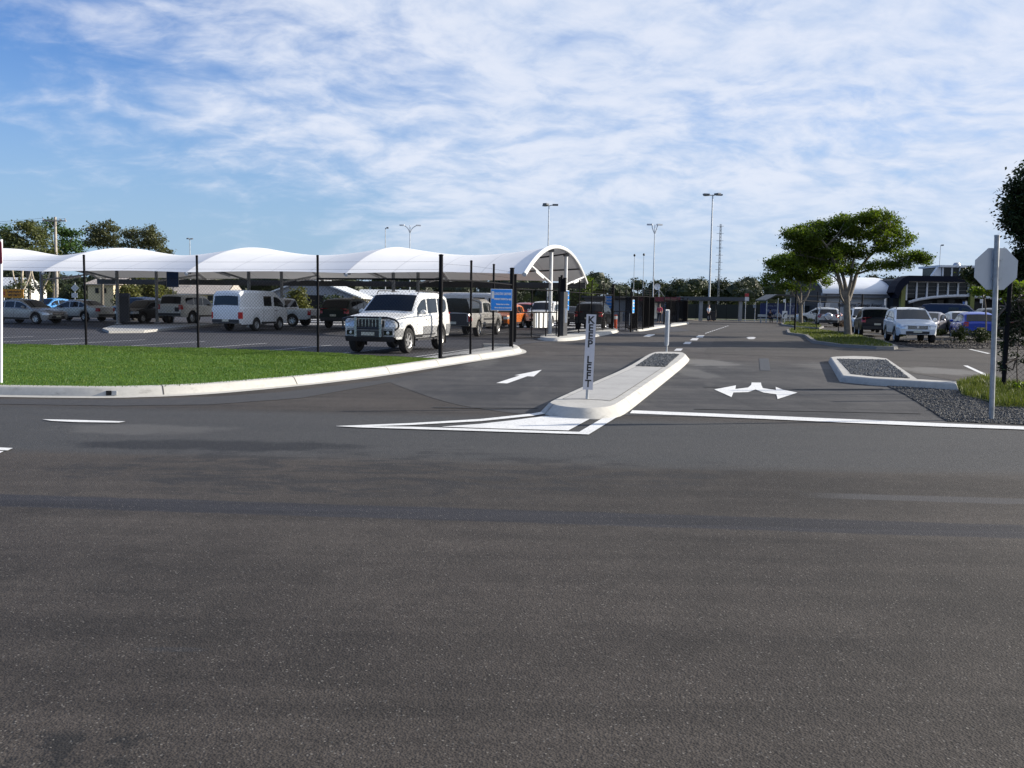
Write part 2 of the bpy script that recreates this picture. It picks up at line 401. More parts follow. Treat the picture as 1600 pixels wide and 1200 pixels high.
M_amber = pm('amber_lamp_lens', (0.55, 0.18, 0.02), 0.2, 0, 0.1)
M_chrome = pm('chrome', (0.7, 0.7, 0.72), 0.18, 0.95, 0.05)
M_plate = pm('number_plate_face', (0.55, 0.54, 0.44), 0.5, 0, 0.1, 30)
M_platey = pm('yellow_plate_face', (0.62, 0.50, 0.08), 0.5, 0, 0.1, 30)
M_underb = pm('underbody_black', (0.008, 0.008, 0.008), 0.9)
M_bark = pm('pale_grey_bark', (0.16, 0.14, 0.115), 0.9, 0, 0.4, 5, 0.6, 14)
M_barkd = pm('brown_bark', (0.10, 0.075, 0.055), 0.9, 0, 0.4, 5, 0.6, 14)
# ------------------------------------------------------------------ ground and paving
GA = R(15.6); ED = Vector((math.sin(GA), math.cos(GA), 0)); EL = Vector((-math.cos(GA), math.sin(GA), 0))   # car park grid: across / along
M_field = pm('dry_grass_field', (0.075, 0.085, 0.032), 0.95, 0, 0.4, 0.15)
struct('ground', MB().poly([(-2500, -2500, -0.03), (2500, -2500, -0.03), (2500, 3500, -0.03), (-2500, 3500, -0.03)]), M_field, label='flat grassy ground reaching the horizon')
struct('road', MB().poly([(-260, -60, 0), (260, -60, 0), (260, 101, 0), (-260, 101, 0)]), M_road, label='worn brown grey asphalt road in the foreground')
dfront = smooth_path([G(*p, 0.004) for p in [(600, 594), (690, 628), (770, 642), (860, 652), (985, 648), (1200, 655), (1480, 665), (1700, 676)]], 2)
far = [Vector((75, 14, .004)), Vector((75, 100, .004)), Vector((13.5, 100, .004)), Vector((13.5, 62, .004)), Vector((5, 46, .004)), Vector((0.6, 36, .004)), Vector((-0.6, 25.6, .004))]
struct('driveway', MB().poly([(p.x, p.y, 0.004) for p in dfront + far]), M_drive, label='newer dark grey asphalt drive into the car parks')
struct('car_park_paving', MB().poly([(-130, 31.5, 0.005), (-15.7, 28.6, 0.005), (-3.0, 24.8, 0.005), (-1.4, 25.5, .005), (0.5, 36, 0.005), (4.9, 46.0, 0.005), (13.4, 62, 0.005), (13.4, 99, 0.005), (-130, 99, .005)]), M_park, label='fresh blue black asphalt of the fenced car park')
rl = [G(*p, 0.008) for p in [(1098, 552), (1292, 560), (1500, 596), (1720, 620)]]
struct('side_paving', MB().poly([(p.x, p.y, 0.008) for p in rl] + [(70, 30, .008), (70, 99.5, .008), (14.5, 99.5, .008), (11.0, 48, .008)]), M_park2, label='older brownish asphalt of the open car park')

# kerb round the lawn
kp = [(-260, 612), (-120, 617), (0, 619), (100, 620.5), (180, 621), (300, 617), (400, 608.5), (500, 598.5), (590, 587.5), (700, 570), (760, 561), (800, 555), (814, 551.5)]
kpath = smooth_path([G(*p) for p in kp], 2)
kend = G(806, 544.5)
def sweep(path, prof, mb, joints=False):
    rows = []
    for i, p in enumerate(path):
        t = (path[min(i + 1, len(path) - 1)] - path[max(i - 1, 0)]); t = Vector((t.x, t.y, 0)).normalized(); n = Vector((-t.y, t.x, 0))
        rows.append([Vector((p.x + n.x * o, p.y + n.y * o, z)) for o, z in prof])
    mb.quadgrid([list(x) for x in zip(*rows)][::-1])
KPROF = [(-0.16, 0.006), (-0.02, 0.016), (0.0, 0.02), (0.075, 0.135), (0.10, 0.152), (0.13, 0.158), (0.27, 0.158), (0.29, 0.13), (0.29, -0.02)]
kmb = MB(); kfine = resample(kpath, 0.35); sweep(kfine, KPROF, kmb)
# rounded nose at the gate
a = kfine[-1]; nose = [a, a.lerp(kend, 0.35) + Vector((0.10, 0.02, 0)), a.lerp(kend, 0.7) + Vector((0.08, 0.03, 0)), kend, kend + Vector((-0.5, 0.25, 0)), kend + Vector((-1.2, 0.15, 0))]
sweep(resample(smooth_path(nose, 2), 0.1), KPROF, kmb)
struct('kerb', kmb, M_conc, 40, label='pale concrete kerb curving round the lawn into the drive')
M_joint = pm('dark_joint', (0.05, 0.048, 0.045), 0.9)  # own dark colour of the joints
jm = MB(); acc = 0.0; last = kfine[0]; nxt = 2.2
for i in range(1, len(kfine) - 1):
    acc += (kfine[i] - last).length; last = kfine[i]
    if acc > nxt:
        nxt += 3.0; t = (kfine[i + 1] - kfine[i - 1]).normalized(); n = Vector((-t.y, t.x, 0)); p = kfine[i]
        rows = [[p + n * o + t * s_ * 0.008 + Vector((0, 0, z + 0.003)) - n * 0.003 for o, z in KPROF[2:7]] for s_ in (-1, 1)]
        jm.quadgrid(rows)
struct('kerb_joint', jm, M_joint, label='dark joints across the lawn kerb')
# stormwater outlet in the kerb face
p_ = G(178, 618); i_ = min(range(len(kfine)), key=lambda i: (kfine[i] - p_).length); t_ = (kfine[i_ + 1] - kfine[i_ - 1]).normalized(); rz_ = math.atan2(t_.y, t_.x)
n_ = Vector((-t_.y, t_.x, 0)); c_ = kfine[i_] + n_ * 0.045
dr = thing('drain_outlet', 'small square stormwater outlet in the face of the lawn kerb', 'drain', c_)
obj('opening', MB().box(c_ + Vector((0, 0, 0.068)) - t_ * .03, (0.075, 0.09, 0.07), rz_), M_underb, dr)
obj('cover_plate', MB().box(c_ + Vector((0, 0, 0.068)) + t_ * .055 - n_ * .006, (0.07, 0.085, 0.066), rz_), M_galv, dr)

# fence line along the lawn, then down the drive to the gate
FZ = 0.10
FB = [G(u, v, FZ) for u, v in [(-60, 541.5), (135, 545), (310, 549.5), (497, 556), (688, 563.5)]]
FB.insert(0, FB[0] + (FB[0] - FB[1])); FB.insert(0, FB[0] + (FB[0] - FB[1]))
# lawn: fine bumpy sheet between the kerb and the fence
def along(path, t):
    L = [0]
    for a_, b_ in zip(path, path[1:]): L.append(L[-1] + (b_ - a_).length)
    d = t * L[-1]
    for i in range(len(path) - 1):
        if d <= L[i + 1] or i == len(path) - 2: return path[i].lerp(path[i + 1], min(1, (d - L[i]) / max(1e-6, L[i + 1] - L[i])))
inner = []
for i, p in enumerate(kfine):
    t = (kfine[min(i + 1, len(kfine) - 1)] - kfine[max(i - 1, 0)]).normalized(); inner.append(p + Vector((-t.y, t.x, 0)) * 0.27)
corner = FB[-1] + Vector((0.10, -0.12, 0))
ci = min(range(len(inner)), key=lambda i: (inner[i] - corner).length); inner = inner[:ci + 1]
start = next(i for i, p in enumerate(inner) if p.x > FB[0].x)
inner = inner[start:]
from mathutils import noise as mnoise
def lawn_pt(t, r):
    a_ = along(inner, t); b_ = along(FB, t); p = a_.lerp(b_, r)
    w = (b_ - a_).length
    h = 0.150 + 0.10 * math.sin(min(1, r * 1.4) * math.pi / 2) * min(1, w / 6) - 0.05 * r * r
    h += (0.030 * mnoise.noise(Vector((p.x * 0.8, p.y * 0.8, 0))) + 0.022 * mnoise.noise(Vector((p.x * 2.5, p.y * 2.5, 3)))) * min(1, w / 3) * min(1, r * 8)
    return Vector((p.x, p.y, h))
NTl, NRl = 170, 44
M_lawn = bpy.data.materials.new('lawn_turf'); M_lawn.use_nodes = True; t = NT(M_lawn.node_tree); p = t.n['Principled BSDF']; pos = t.pos()
vv = t.m('ADD', t.m('MULTIPLY', t.noise(0.7, 5, 0.65, t.mapping(pos, (1, 2.2, 1))), 0.65), t.m('MULTIPLY', t.noise(14, 5, 0.7, pos), 0.35))
t.l.new(t.ramp(vv, [(0.3, (0.036, 0.090, 0.010)), (0.55, (0.064, 0.135, 0.016)), (0.75, (0.140, 0.180, 0.034))]), p.inputs['Base Color'])
p.inputs['Roughness'].default_value = 0.9; p.inputs['Specular IOR Level'].default_value = 0.15
t.l.new(t.bump(t.noise(60, 4, 0.7, pos), 0.9, 0.03), p.inputs['Normal'])
struct('lawn', MB(), M_lawn) if False else None
mb = MB(); mb.quadgrid([[lawn_pt(i / NTl, j / NRl) for i in range(NTl + 1)] for j in range(NRl + 1)])
struct('lawn', mb, M_lawn, 180, label='bright mown grass verge between kerb and fence')
def blades(n, sampler, hmin, hmax, wid):
    V = np.zeros((n, 4, 3)); 
    for i in range(n):
        p = sampler(); h = random.uniform(hmin, hmax); a_ = random.uniform(0, 6.283); lean = random.uniform(0, 0.6) * h; w = wid * random.uniform(0.6, 1.3)
        dx, dy = math.cos(a_) * w, math.sin(a_) * w; la = random.uniform(0, 6.283); lx, ly = math.cos(la) * lean, math.sin(la) * lean
        V[i] = ((p.x - dx, p.y - dy, p.z - .01), (p.x + dx, p.y + dy, p.z - .01), (p.x + dx * .3 + lx, p.y + dy * .3 + ly, p.z + h), (p.x - dx * .3 + lx, p.y - dy * .3 + ly, p.z + h))
    return V.reshape(-1, 3), np.arange(n * 4).reshape(n, 4)
M_gr = leafmat('green_grass_blade', (0.034, 0.085, 0.010), (0.115, 0.180, 0.030), 0.35, 0.8)
M_gr2 = leafmat('rough_grass_blade', (0.036, 0.062, 0.010), (0.130, 0.145, 0.036), 0.3, 1.2)
gb = MB().arrays(*blades(95000, lambda: lawn_pt(random.uniform(0.12, 1), random.uniform(-.012, 1)), 0.014, 0.032, 0.008))
tag(obj('lawn_grass', gb, M_gr), 'short mown grass growing on the verge by the kerb', 'grass', kind='stuff')

# gravel strip under the fence and concrete apron by the gate
def strip(path, o0, o1, z0, z1, mb):
    rows = [[], []]
    for i, p in enumerate(path):
        t = (path[min(i + 1, len(path) - 1)] - path[max(i - 1, 0)]).normalized(); n = Vector((-t.y, t.x, 0))
        rows[0].append((p.x + n.x * o0, p.y + n.y * o0, z0)); rows[1].append((p.x + n.x * o1, p.y + n.y * o1, z1))
    mb.quadgrid(rows)
M_rub = concrete('rubble_edging', (0.24, 0.24, 0.24), 0.6)
mb = MB(); fl = resample(FB, 0.5); strip(fl, 0.0, 0.26, 0.105, 0.10, mb); strip(fl, 0.26, 0.40, 0.10, -0.01, mb)
struct('edging_strip', mb, M_rub, label='crushed stone edging strip under the lawn fence')
kin = []
for i, p in enumerate(kfine):
    if p.x > FB[-1].x - .35: t = (kfine[min(i + 1, len(kfine) - 1)] - kfine[max(i - 1, 0)]).normalized(); kin.append(p + Vector((-t.y, t.x, 0)) * 0.22)
ap = kin[:-2] + [G(*p, 0.150) for p in [(802, 546), (800, 541.3), (766, 541.5), (700, 552.5), (655, 559.5)]]
struct('pavement', MB().poly(ap, -0.02, 0.150), M_concp, label='concrete footway beside the gate')
def stones(n, sampler, smin, smax):
    base = np.array([(1, 0, 0), (-1, 0, 0), (0, 1, 0), (0, -1, 0), (0, 0, 1), (0, 0, -1)], float)
    tri = np.array([(0, 2, 4), (2, 1, 4), (1, 3, 4), (3, 0, 4), (2, 0, 5), (1, 2, 5), (3, 1, 5), (0, 3, 5)])
    V = []; Fs = []
    for i in range(n):
        p = sampler(); s = random.uniform(smin, smax)
        b = base * RNG.uniform(0.6, 1.1, (6, 1)) * np.array([s, s * random.uniform(.6, 1), s * random.uniform(.4, .8)])
        a_, c_ = random.uniform(0, 6.28), random.uniform(-.6, .6)
        Rm = np.array(Matrix.Rotation(a_, 3, 'Z') @ Matrix.Rotation(c_, 3, 'X')); V.append(b @ Rm.T + np.array(p)); Fs.append(tri + 6 * i)
    return np.concatenate(V), np.concatenate(Fs)
def in_poly(pts):
    pts = [Vector(p) for p in pts]; x0, x1 = min(p.x for p in pts), max(p.x for p in pts); y0, y1 = min(p.y for p in pts), max(p.y for p in pts)
    def inside(x, y):
        c = False; j = len(pts) - 1
        for i in range(len(pts)):
            a_, b_ = pts[i], pts[j]
            if (a_.y > y) != (b_.y > y) and x < (b_.x - a_.x) * (y - a_.y) / (b_.y - a_.y) + a_.x: c = not c
            j = i
        return c
    def s(z=0.0):
        while True:
            x, y = random.uniform(x0, x1), random.uniform(y0, y1)
            if inside(x, y): return Vector((x, y, z))
    return s
def gravelmat(name, a_, b_):
    m_ = bpy.data.materials.new(name); m_.use_nodes = True; t = NT(m_.node_tree); p = t.n['Principled BSDF']
    rnd = t.n.new('ShaderNodeNewGeometry').outputs['Random Per Island']
    v = t.m('ADD', t.m('MULTIPLY', rnd, 0.7), t.m('MULTIPLY', t.noise(30, 3, 0.6, t.pos()), 0.3))
    t.l.new(t.ramp(v, [(0.15, a_), (0.8, b_)]), p.inputs['Base Color']); p.inputs['Roughness'].default_value = 0.8; return m_
M_grav = gravelmat('blue_metal_gravel', (0.030, 0.034, 0.038), (0.145, 0.155, 0.165))
M_gravd = gravelmat('dark_loose_gravel', (0.026, 0.027, 0.028), (0.100, 0.100, 0.098))
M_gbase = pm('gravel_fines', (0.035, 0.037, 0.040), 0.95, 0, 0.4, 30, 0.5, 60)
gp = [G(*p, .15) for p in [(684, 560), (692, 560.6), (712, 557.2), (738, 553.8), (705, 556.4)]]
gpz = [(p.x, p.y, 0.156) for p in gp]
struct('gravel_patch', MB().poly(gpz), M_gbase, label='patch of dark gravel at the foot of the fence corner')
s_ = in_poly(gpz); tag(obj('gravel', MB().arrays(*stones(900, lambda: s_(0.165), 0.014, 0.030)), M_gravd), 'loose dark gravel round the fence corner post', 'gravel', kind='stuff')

# ------------------------------------------------------------------ traffic islands
def island(top, bottom_off, name, label, h=0.15, rounds=2):
    """solid concrete island: battered kerb face with a rounded arris"""
    for _ in range(rounds): top = [q for a_, b_ in zip(top, top[1:] + top[:1]) for q in (a_.lerp(b_, .22), a_.lerp(b_, .78))]
    o0 = offset_poly(top, bottom_off); o1 = offset_poly(top, 0.015); o2 = offset_poly(top, -0.012)
    mb = MB(); rows = [[(p.x, p.y, -0.01) for p in o0], [(p.x, p.y, 0.008) for p in o0], [(p.x, p.y, h - 0.018) for p in o1], [(p.x, p.y, h) for p in o2]]
    mb.quadgrid(rows, True)
    b0 = MB().poly([(p.x, p.y, h) for p in o2]); base = len(mb.v); mb.v += b0.v; mb.f += [tuple(i + base for i in f) for f in b0.f]
    return struct(name, mb, M_conc, 24, label=label)
it = [(857, 628), (861, 630.5), (868, 632.8), (880, 635), (895, 636.6), (920, 637.6), (940, 636.6), (953, 634.8), (964, 631), (985, 617), (1030, 586), (1060, 565), (1070, 556.5), (1071, 553), (1066, 550), (1040, 549.4), (1018, 550), (983, 572.7), (908, 605)]
itop = [G(*p, 0.15) for p in it]
island(itop, 0.125, 'traffic_island', 'long pale concrete median island in the drive mouth')
# dark joint line round the infill slab and the gravel bed at the far end
jm = MB(); ob_ = offset_poly(itop, .127); o1_ = offset_poly(itop, .018); o2_ = offset_poly(itop, -.012); o3_ = offset_poly(itop, -.20); nn_ = len(itop)
for i_, f_ in [(1, .5), (8, .6), (9, .35), (9, .68), (10, .5), (16, .5), (17, .5), (18, .5)]:
    j_ = (i_ + 1) % nn_; e_ = (itop[j_] - itop[i_]).normalized() * .005
    pr_ = [ob_[i_].lerp(ob_[j_], f_) + Vector((0, 0, .012)), o1_[i_].lerp(o1_[j_], f_) + Vector((0, 0, .135)), o2_[i_].lerp(o2_[j_], f_) + Vector((0, 0, .1525)), o3_[i_].lerp(o3_[j_], f_) + Vector((0, 0, .1525))]
    jm.quadgrid([[p + e_ * s_ for p in pr_] for s_ in (-1, 1)])
struct('kerb_joint', jm, M_joint, label='dark joints across the median kerb')
slab = [G(*p, 0.15) for p in [(880, 623.5), (905, 623.6), (940, 625), (952, 626.5), (962, 622), (1035, 574.5), (995, 573.2), (912, 609)]]
o_, i2 = offset_poly(slab, 0.012), slab
mb = MB(); mb.quadgrid([[(p.x, p.y, 0.1535) for p in o_], [(p.x, p.y, 0.1535) for p in i2]], True)
struct('island_joint', mb, M_joint, label='dark joint round the slab of the median island')
struct('island_slab', MB().poly([(p.x, p.y, 0.155) for p in slab]), M_concp, label='smooth concrete infill slab on the median island')
bed = [G(*p, 0.15) for p in [(993.5, 572.4), (1039, 573.4), (1062, 553.4), (1023, 552.8)]]
struct('gravel_bed', MB().poly([(p.x, p.y, 0.154) for p in bed]), M_gbase, label='gravel bed at the far end of the median island')
s1 = in_poly(bed); tag(obj('gravel', MB().arrays(*stones(1800, lambda: s1(0.16), 0.016, 0.034)), M_grav), 'dark blue gravel filling the far end of the median island', 'gravel', kind='stuff')
rt = [(1298, 558), (1306, 557), (1334, 556.2), (1362, 557.2), (1386, 560), (1434, 592.3), (1493, 595.8), (1493, 598.6), (1430, 594.8), (1365, 591), (1317, 586.4)]
rtop = [G(*p, 0.15) for p in rt]
island(rtop, 0.06, 'traffic_island', 'small wedge shaped kerbed island filled with gravel on the right', 0.15, 0)
bed2 = [G(*p, 0.15) for p in [(1308, 561), (1384, 562.3), (1421, 591.2), (1366, 588.5), (1330, 584.6)]]
struct('gravel_bed', MB().poly([(p.x, p.y, 0.154) for p in bed2]), M_gbase, label='gravel bed of the wedge shaped island')
s2 = in_poly(bed2); tag(obj('gravel', MB().arrays(*stones(4200, lambda: s2(0.16), 0.016, 0.034)), M_grav), 'dark blue gravel filling the wedge shaped island', 'gravel', kind='stuff')
# gravel verge on the right
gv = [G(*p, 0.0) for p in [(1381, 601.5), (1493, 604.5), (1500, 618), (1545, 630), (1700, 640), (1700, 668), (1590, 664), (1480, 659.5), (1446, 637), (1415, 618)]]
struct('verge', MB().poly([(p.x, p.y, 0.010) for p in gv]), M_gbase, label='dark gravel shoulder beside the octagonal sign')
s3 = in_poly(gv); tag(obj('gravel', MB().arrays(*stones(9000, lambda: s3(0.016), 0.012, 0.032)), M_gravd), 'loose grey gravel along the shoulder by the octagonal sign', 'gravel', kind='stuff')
gr = [G(*p, 0.0) for p in [(1494, 603), (1510, 599), (1540, 592), (1566, 601), (1700, 612), (1700, 642), (1600, 639), (1548, 637), (1545, 629), (1503, 619)]]
M_vsoil = pm('verge_soil', (0.060, 0.070, 0.022), 0.95, 0, 0.4, 3)
struct('grass_verge', MB().poly([(p.x, p.y, 0.03) for p in gr], -0.02, 0.03), M_vsoil, label='grassy verge behind the octagonal sign')
s4 = in_poly(gr); tag(obj('verge_grass', MB().arrays(*blades(12000, lambda: s4(0.03), 0.04, 0.15, 0.007)), M_gr2), 'long ragged yellow green grass behind the octagonal sign post', 'grass', kind='stuff')

# ------------------------------------------------------------------ painted markings
def mark(name, px, label, mat=None, z=0.012):
    return struct(name, MB().poly([G(u, v, z) for u, v in px]), mat or M_line, label=label)
mark('stop_line', [(988, 641), (1100, 645.4), (1220, 650.3), (1340, 655.4), (1475, 661.4), (1590, 665.8), (1680, 670), (1680, 675), (1590, 670.6), (1475, 666.6), (1340, 661), (1220, 655.6), (1100, 650.2), (984, 645.6)], 'long white stop line across the exit lane')
mark('straight_arrow', [(775.5, 598.4), (792.5, 599), (824, 587.8), (834, 588.2), (846.5, 577.8), (803.5, 586.4), (812, 586.6)], 'white straight ahead arrow on the entry lane')
mark('split_arrow', [(1174.5, 597.6), (1189, 597.8), (1189.6, 601.5), (1192, 606.4), (1212.5, 609.4), (1212, 604.4), (1223.7, 609), (1246, 613.3), (1215, 623.5), (1213, 616), (1193, 613.3), (1180.4, 608.4), (1169, 612.6), (1146, 613.2), (1143, 620.3), (1116, 608.4), (1150, 602), (1149, 607.8), (1169, 605.4), (1173.6, 601.4)], 'white two way turn arrow on the exit lane')
mark('chevron_outline', [(524, 665.6), (640, 661), (750, 654.6), (830, 646.2), (852, 642.4), (852, 646), (832, 649.6), (752, 657.8), (640, 664), (580, 665.9), (640, 666.6), (905, 674.6), (946, 650.5), (973, 646), (920, 678.6), (640, 670), (560, 667.6)], 'white outline of the painted nose before the median')
mark('chevron_fill', [(690, 666.6), (750, 662.2), (800, 656.6), (853, 649.8), (880, 651.5), (926, 652), (888, 672.4), (780, 669.6)], 'solid white painted nose before the median')
mark('lane_dash', [(66, 655), (120, 656), (196, 658.2), (186, 660.2), (120, 659.4), (80, 657.4)], 'single white dash in the near lane')
mark('edge_dash', [(-60, 696), (20, 700), (12, 703.6), (-60, 700.4)], 'white line end at the left edge')
mark('edge_dash', [(-60, 704), (6, 704.6), (0, 707.6), (-60, 708)], 'second white line end at the left edge')
for (u, v) in [(1060, 546.3), (1074, 535.8), (1085, 530), (1094, 525.5)]:
    mark('centre_dash', [(u - 7, v + 1.7), (u + 4, v + 1.8), (u + 7, v - 1.7), (u - 3, v - 1.7)], 'short white dash on the drive centre line', M_linew)
for i in range(11):
    t = i / 10; u = 1103 + 34 * t; v = 520.5 - 11.2 * t; h = .55 - .2 * t; mark('centre_dash', [(u - 1.8, v + h), (u + .5, v + h), (u + 1.8, v - h), (u - .5, v - h)], 'small white dash on the far drive centre line', M_linew, z=.014)
mark('far_arrow', [(1005, 525.7), (1015, 526), (1023, 523), (1024, 522.2), (1012, 522.6)], 'white arrow beside the far gate')
mark('far_arrow', [(1166, 527.5), (1170, 529.8), (1178, 529.8), (1181, 527.5), (1178, 526.4), (1170, 526.4)], 'white mark in the middle of the drive', M_linew)
mark('edge_line', [(1505, 571), (1512, 571.2), (1566, 596), (1560, 596.8)], 'white bay line beside the wire fence on the right')
mark('edge_line', [(1513, 545.6), (1518, 545.6), (1548, 552.3), (1543, 552.6)], 'white bay line further into the open car park')
mark('tar_patch', [(1186, 560), (1201, 560), (1204, 579), (1188, 579)], 'dark rectangular tar patch in the exit lane', M_blackp if False else pm('fresh_tar', (0.020, 0.021, 0.024), 0.6, 0, .2, 8), z=.011)
mb = MB()  # thin shadows of sign and fence posts, painted as flat dark strips
mb.poly([G(*p, 0.011) for p in [(676, 635.7), (840, 637.0), (840, 638.1), (676, 636.7)]])
mb.poly([G(*p, 0.011) for p in [(1085, 638.0), (1290, 641.8), (1440, 645.2), (1440, 646.4), (1290, 643.0), (1085, 639.2)]])
mb.poly([G(*p, 0.011) for p in [(1100, 603.8), (1290, 607.6), (1380, 607), (1380, 608), (1290, 608.7), (1100, 604.6)]])
struct('dark_line', mb, pm('painted_shadow_line', (0.018, 0.018, 0.020), 0.8), label='thin painted shadows of the sign and fence posts across the drive')
mark('tar_patch', [(440, 612.5), (560, 598), (652, 588), (640, 592), (560, 606), (470, 622), (330, 632), (180, 634), (-200, 628), (-200, 623), (180, 624), (330, 620)], 'darker fresh asphalt strip along the kerb', pm('fresh_asphalt_strip', (0.030, 0.030, 0.032), .85, 0, .25, 6, .4, 90), z=.005)
# bay lines, left car park
b0 = G(75, 539.2); ln = MB()
for kk in range(-4, 7):
    a_ = b0 - EL * (2.64 * kk); a_ = a_ + ED * (-0.15 if kk > 3 else 0); c_ = a_ + ED * 4.9
    if kk == 5: c_ = a_ + ED * 5.0
    if kk == 6: continue
    n_ = EL * 0.045; ln.poly([(p.x, p.y, 0.012) for p in (a_ + n_, c_ + n_, c_ - n_, a_ - n_)])
struct('bay_line', ln, M_linew, label='white bay lines behind the lawn fence')
ln = MB()
for kk in range(-16, 2):
    a_ = Vector((0.5, 43.2, 0)) - EL * (2.6 * kk) + ED * 3.0 if False else Vector((0.9, 45.0, 0)) + EL * (2.62 * -kk) ; c_ = a_ + ED * 5.0; n_ = EL * .045
    ln.poly([(p.x, p.y, 0.012) for p in (a_ + n_, c_ + n_, c_ - n_, a_ - n_)])
struct('bay_line', ln, M_linew, label='white bay lines under the shade canopy')
ln = MB()
for yv in (505.5, 501.5, 498.2):
    ln.poly([G(*p, 0.013) for p in [(440, yv - .5), (960, yv + 6.0), (960, yv + 7.2), (440, yv + .7)]])
struct('bay_line', ln, M_linew, label='far white kerb lines behind the canopy')

# concrete walkway slab under the canopy and kerbs by the gates
sl = [G(*p, 0.12) for p in [(160, 513), (176, 508), (250, 506), (345, 505), (320, 508), (262, 512.5), (225, 516.3), (170, 516.8)]]
struct('pavement', MB().poly(sl, -0.01, 0.12), M_concp, label='low concrete walkway under the canopy')
gk = [G(*p, 0.14) for p in [(873, 528.5), (900, 527), (935, 521), (966, 515.6), (962, 512.3), (930, 513), (905, 514.5), (885, 517.5), (840, 524.5), (850, 527.5)]]
island(gk, 0.10, 'kerb', 'pale kerbed footway at the foot of the entry gate', 0.14)
gk2 = [G(*p, 0.13) for p in [(974, 513.5), (1000, 515.2), (1028, 510), (1044, 508), (1030, 507), (1000, 511)]]
island(gk2, 0.08, 'kerb', 'pale kerb beside the second row of gates', 0.13)
gk3 = [G(*p, 0.13) for p in [(1046, 508.2), (1058, 506.6), (1078, 503.6), (1070, 502.8), (1050, 504.6)]]
island(gk3, 0.08, 'kerb', 'far pale kerb at the end of the fence', 0.13)

# grass islands in the open car park
def grass_island(px, label, n, seed_h=(0.04, 0.10)):
    pts = [G(*p, 0.13) for p in px]
    o0 = offset_poly(pts, 0.05); o1 = pts; i1 = offset_poly(pts, -0.16)
    mb = MB(); mb.quadgrid([[(p.x, p.y, -.01) for p in o0], [(p.x, p.y, .13) for p in o1], [(p.x, p.y, .13) for p in i1], [(p.x, p.y, .09) for p in i1]], True)
    struct('kerb', mb, M_concd, 35, label='weathered kerb round ' + label)
    struct('grass_island', MB().poly([(p.x, p.y, 0.125) for p in i1]), M_vsoil, label=label)
    ss = in_poly([(p.x, p.y) + (0,) for p in i1]); return MB().arrays(*blades(n, lambda: ss(0.125), *seed_h, 0.018))
g1 = grass_island([(1229, 514.5), (1231, 519.5), (1257, 522.5), (1270, 532), (1310, 537.5), (1370, 541), (1396, 541.5), (1402, 540), (1385, 533), (1345, 524), (1300, 517), (1245, 511.5)], 'grass island under the spreading tree', 8000)
tag(obj('island_grass', g1, M_gr2), 'sunlit grass under the big spreading tree', 'grass', kind='stuff')
g2 = grass_island([(1220, 503.5), (1222, 506.5), (1245, 509.5), (1280, 512), (1287, 509.5), (1262, 504.5), (1235, 502.5)], 'grass island under the second tree', 5000, (.05, .14))
tag(obj('island_grass', g2, M_gr2), 'grass under the smaller tree further back', 'grass', kind='stuff')
mul = [G(*p, 0.02) for p in [(1398, 537), (1440, 543.5), (1520, 544.5), (1720, 548), (1720, 536), (1500, 532.5), (1400, 532)]]
M_mulch = pm('dark_mulch', (0.030, 0.024, 0.020), 0.95, 0, 0.5, 18, 0.7, 40)
struct('mulch_bed', MB().poly([(p.x, p.y, 0.03) for p in mul], -.01, .03), M_mulch, label='dark mulched bed along the open car park')
sm = in_poly([(p.x, p.y, 0) for p in mul]); tag(obj('mulch', MB().arrays(*stones(3000, lambda: sm(0.04), 0.02, 0.07)), gravelmat('bark_chip', (0.015, 0.012, 0.010), (0.07, 0.055, 0.045))), 'dark bark mulch in the bed before the parked cars', 'mulch', kind='stuff')
for (ua, va, ub, vb, lb) in [(1455, 533.8, 1489, 534.2, 'low pale timber rail in front of the small round bush'), (1525, 536.2, 1720, 541, 'low pale timber rail in front of the blue hatchback')]:
    a_, c_ = G(ua, va, .0), G(ub, vb, .0); rr_ = thing('timber_rail', lb, 'rail', a_)
    obj('rail', MB().tube([a_ + Vector((0, 0, .22)), c_ + Vector((0, 0, .22))], .05, 6), pm('grey_timber', (.30, .27, .23), .85, 0, .3, 8), rr_)
    for t_ in (0.06, 0.5, 0.94): q_ = a_.lerp(c_, t_); obj('stump', MB().box(q_ + Vector((0, 0, .09)), (.09, .09, .17)), MATS['grey_timber'], rr_)
pth = [(14.5, 100.2, 0.006), (62, 100.2, 0.006), (62, 109, 0.006), (14.5, 109, 0.006)]
struct('path', MB().poly(pth), pm('pale_paving', (0.26, 0.22, 0.17), .9, 0, .3, .6), label='pale sandy path at the end of the drive')
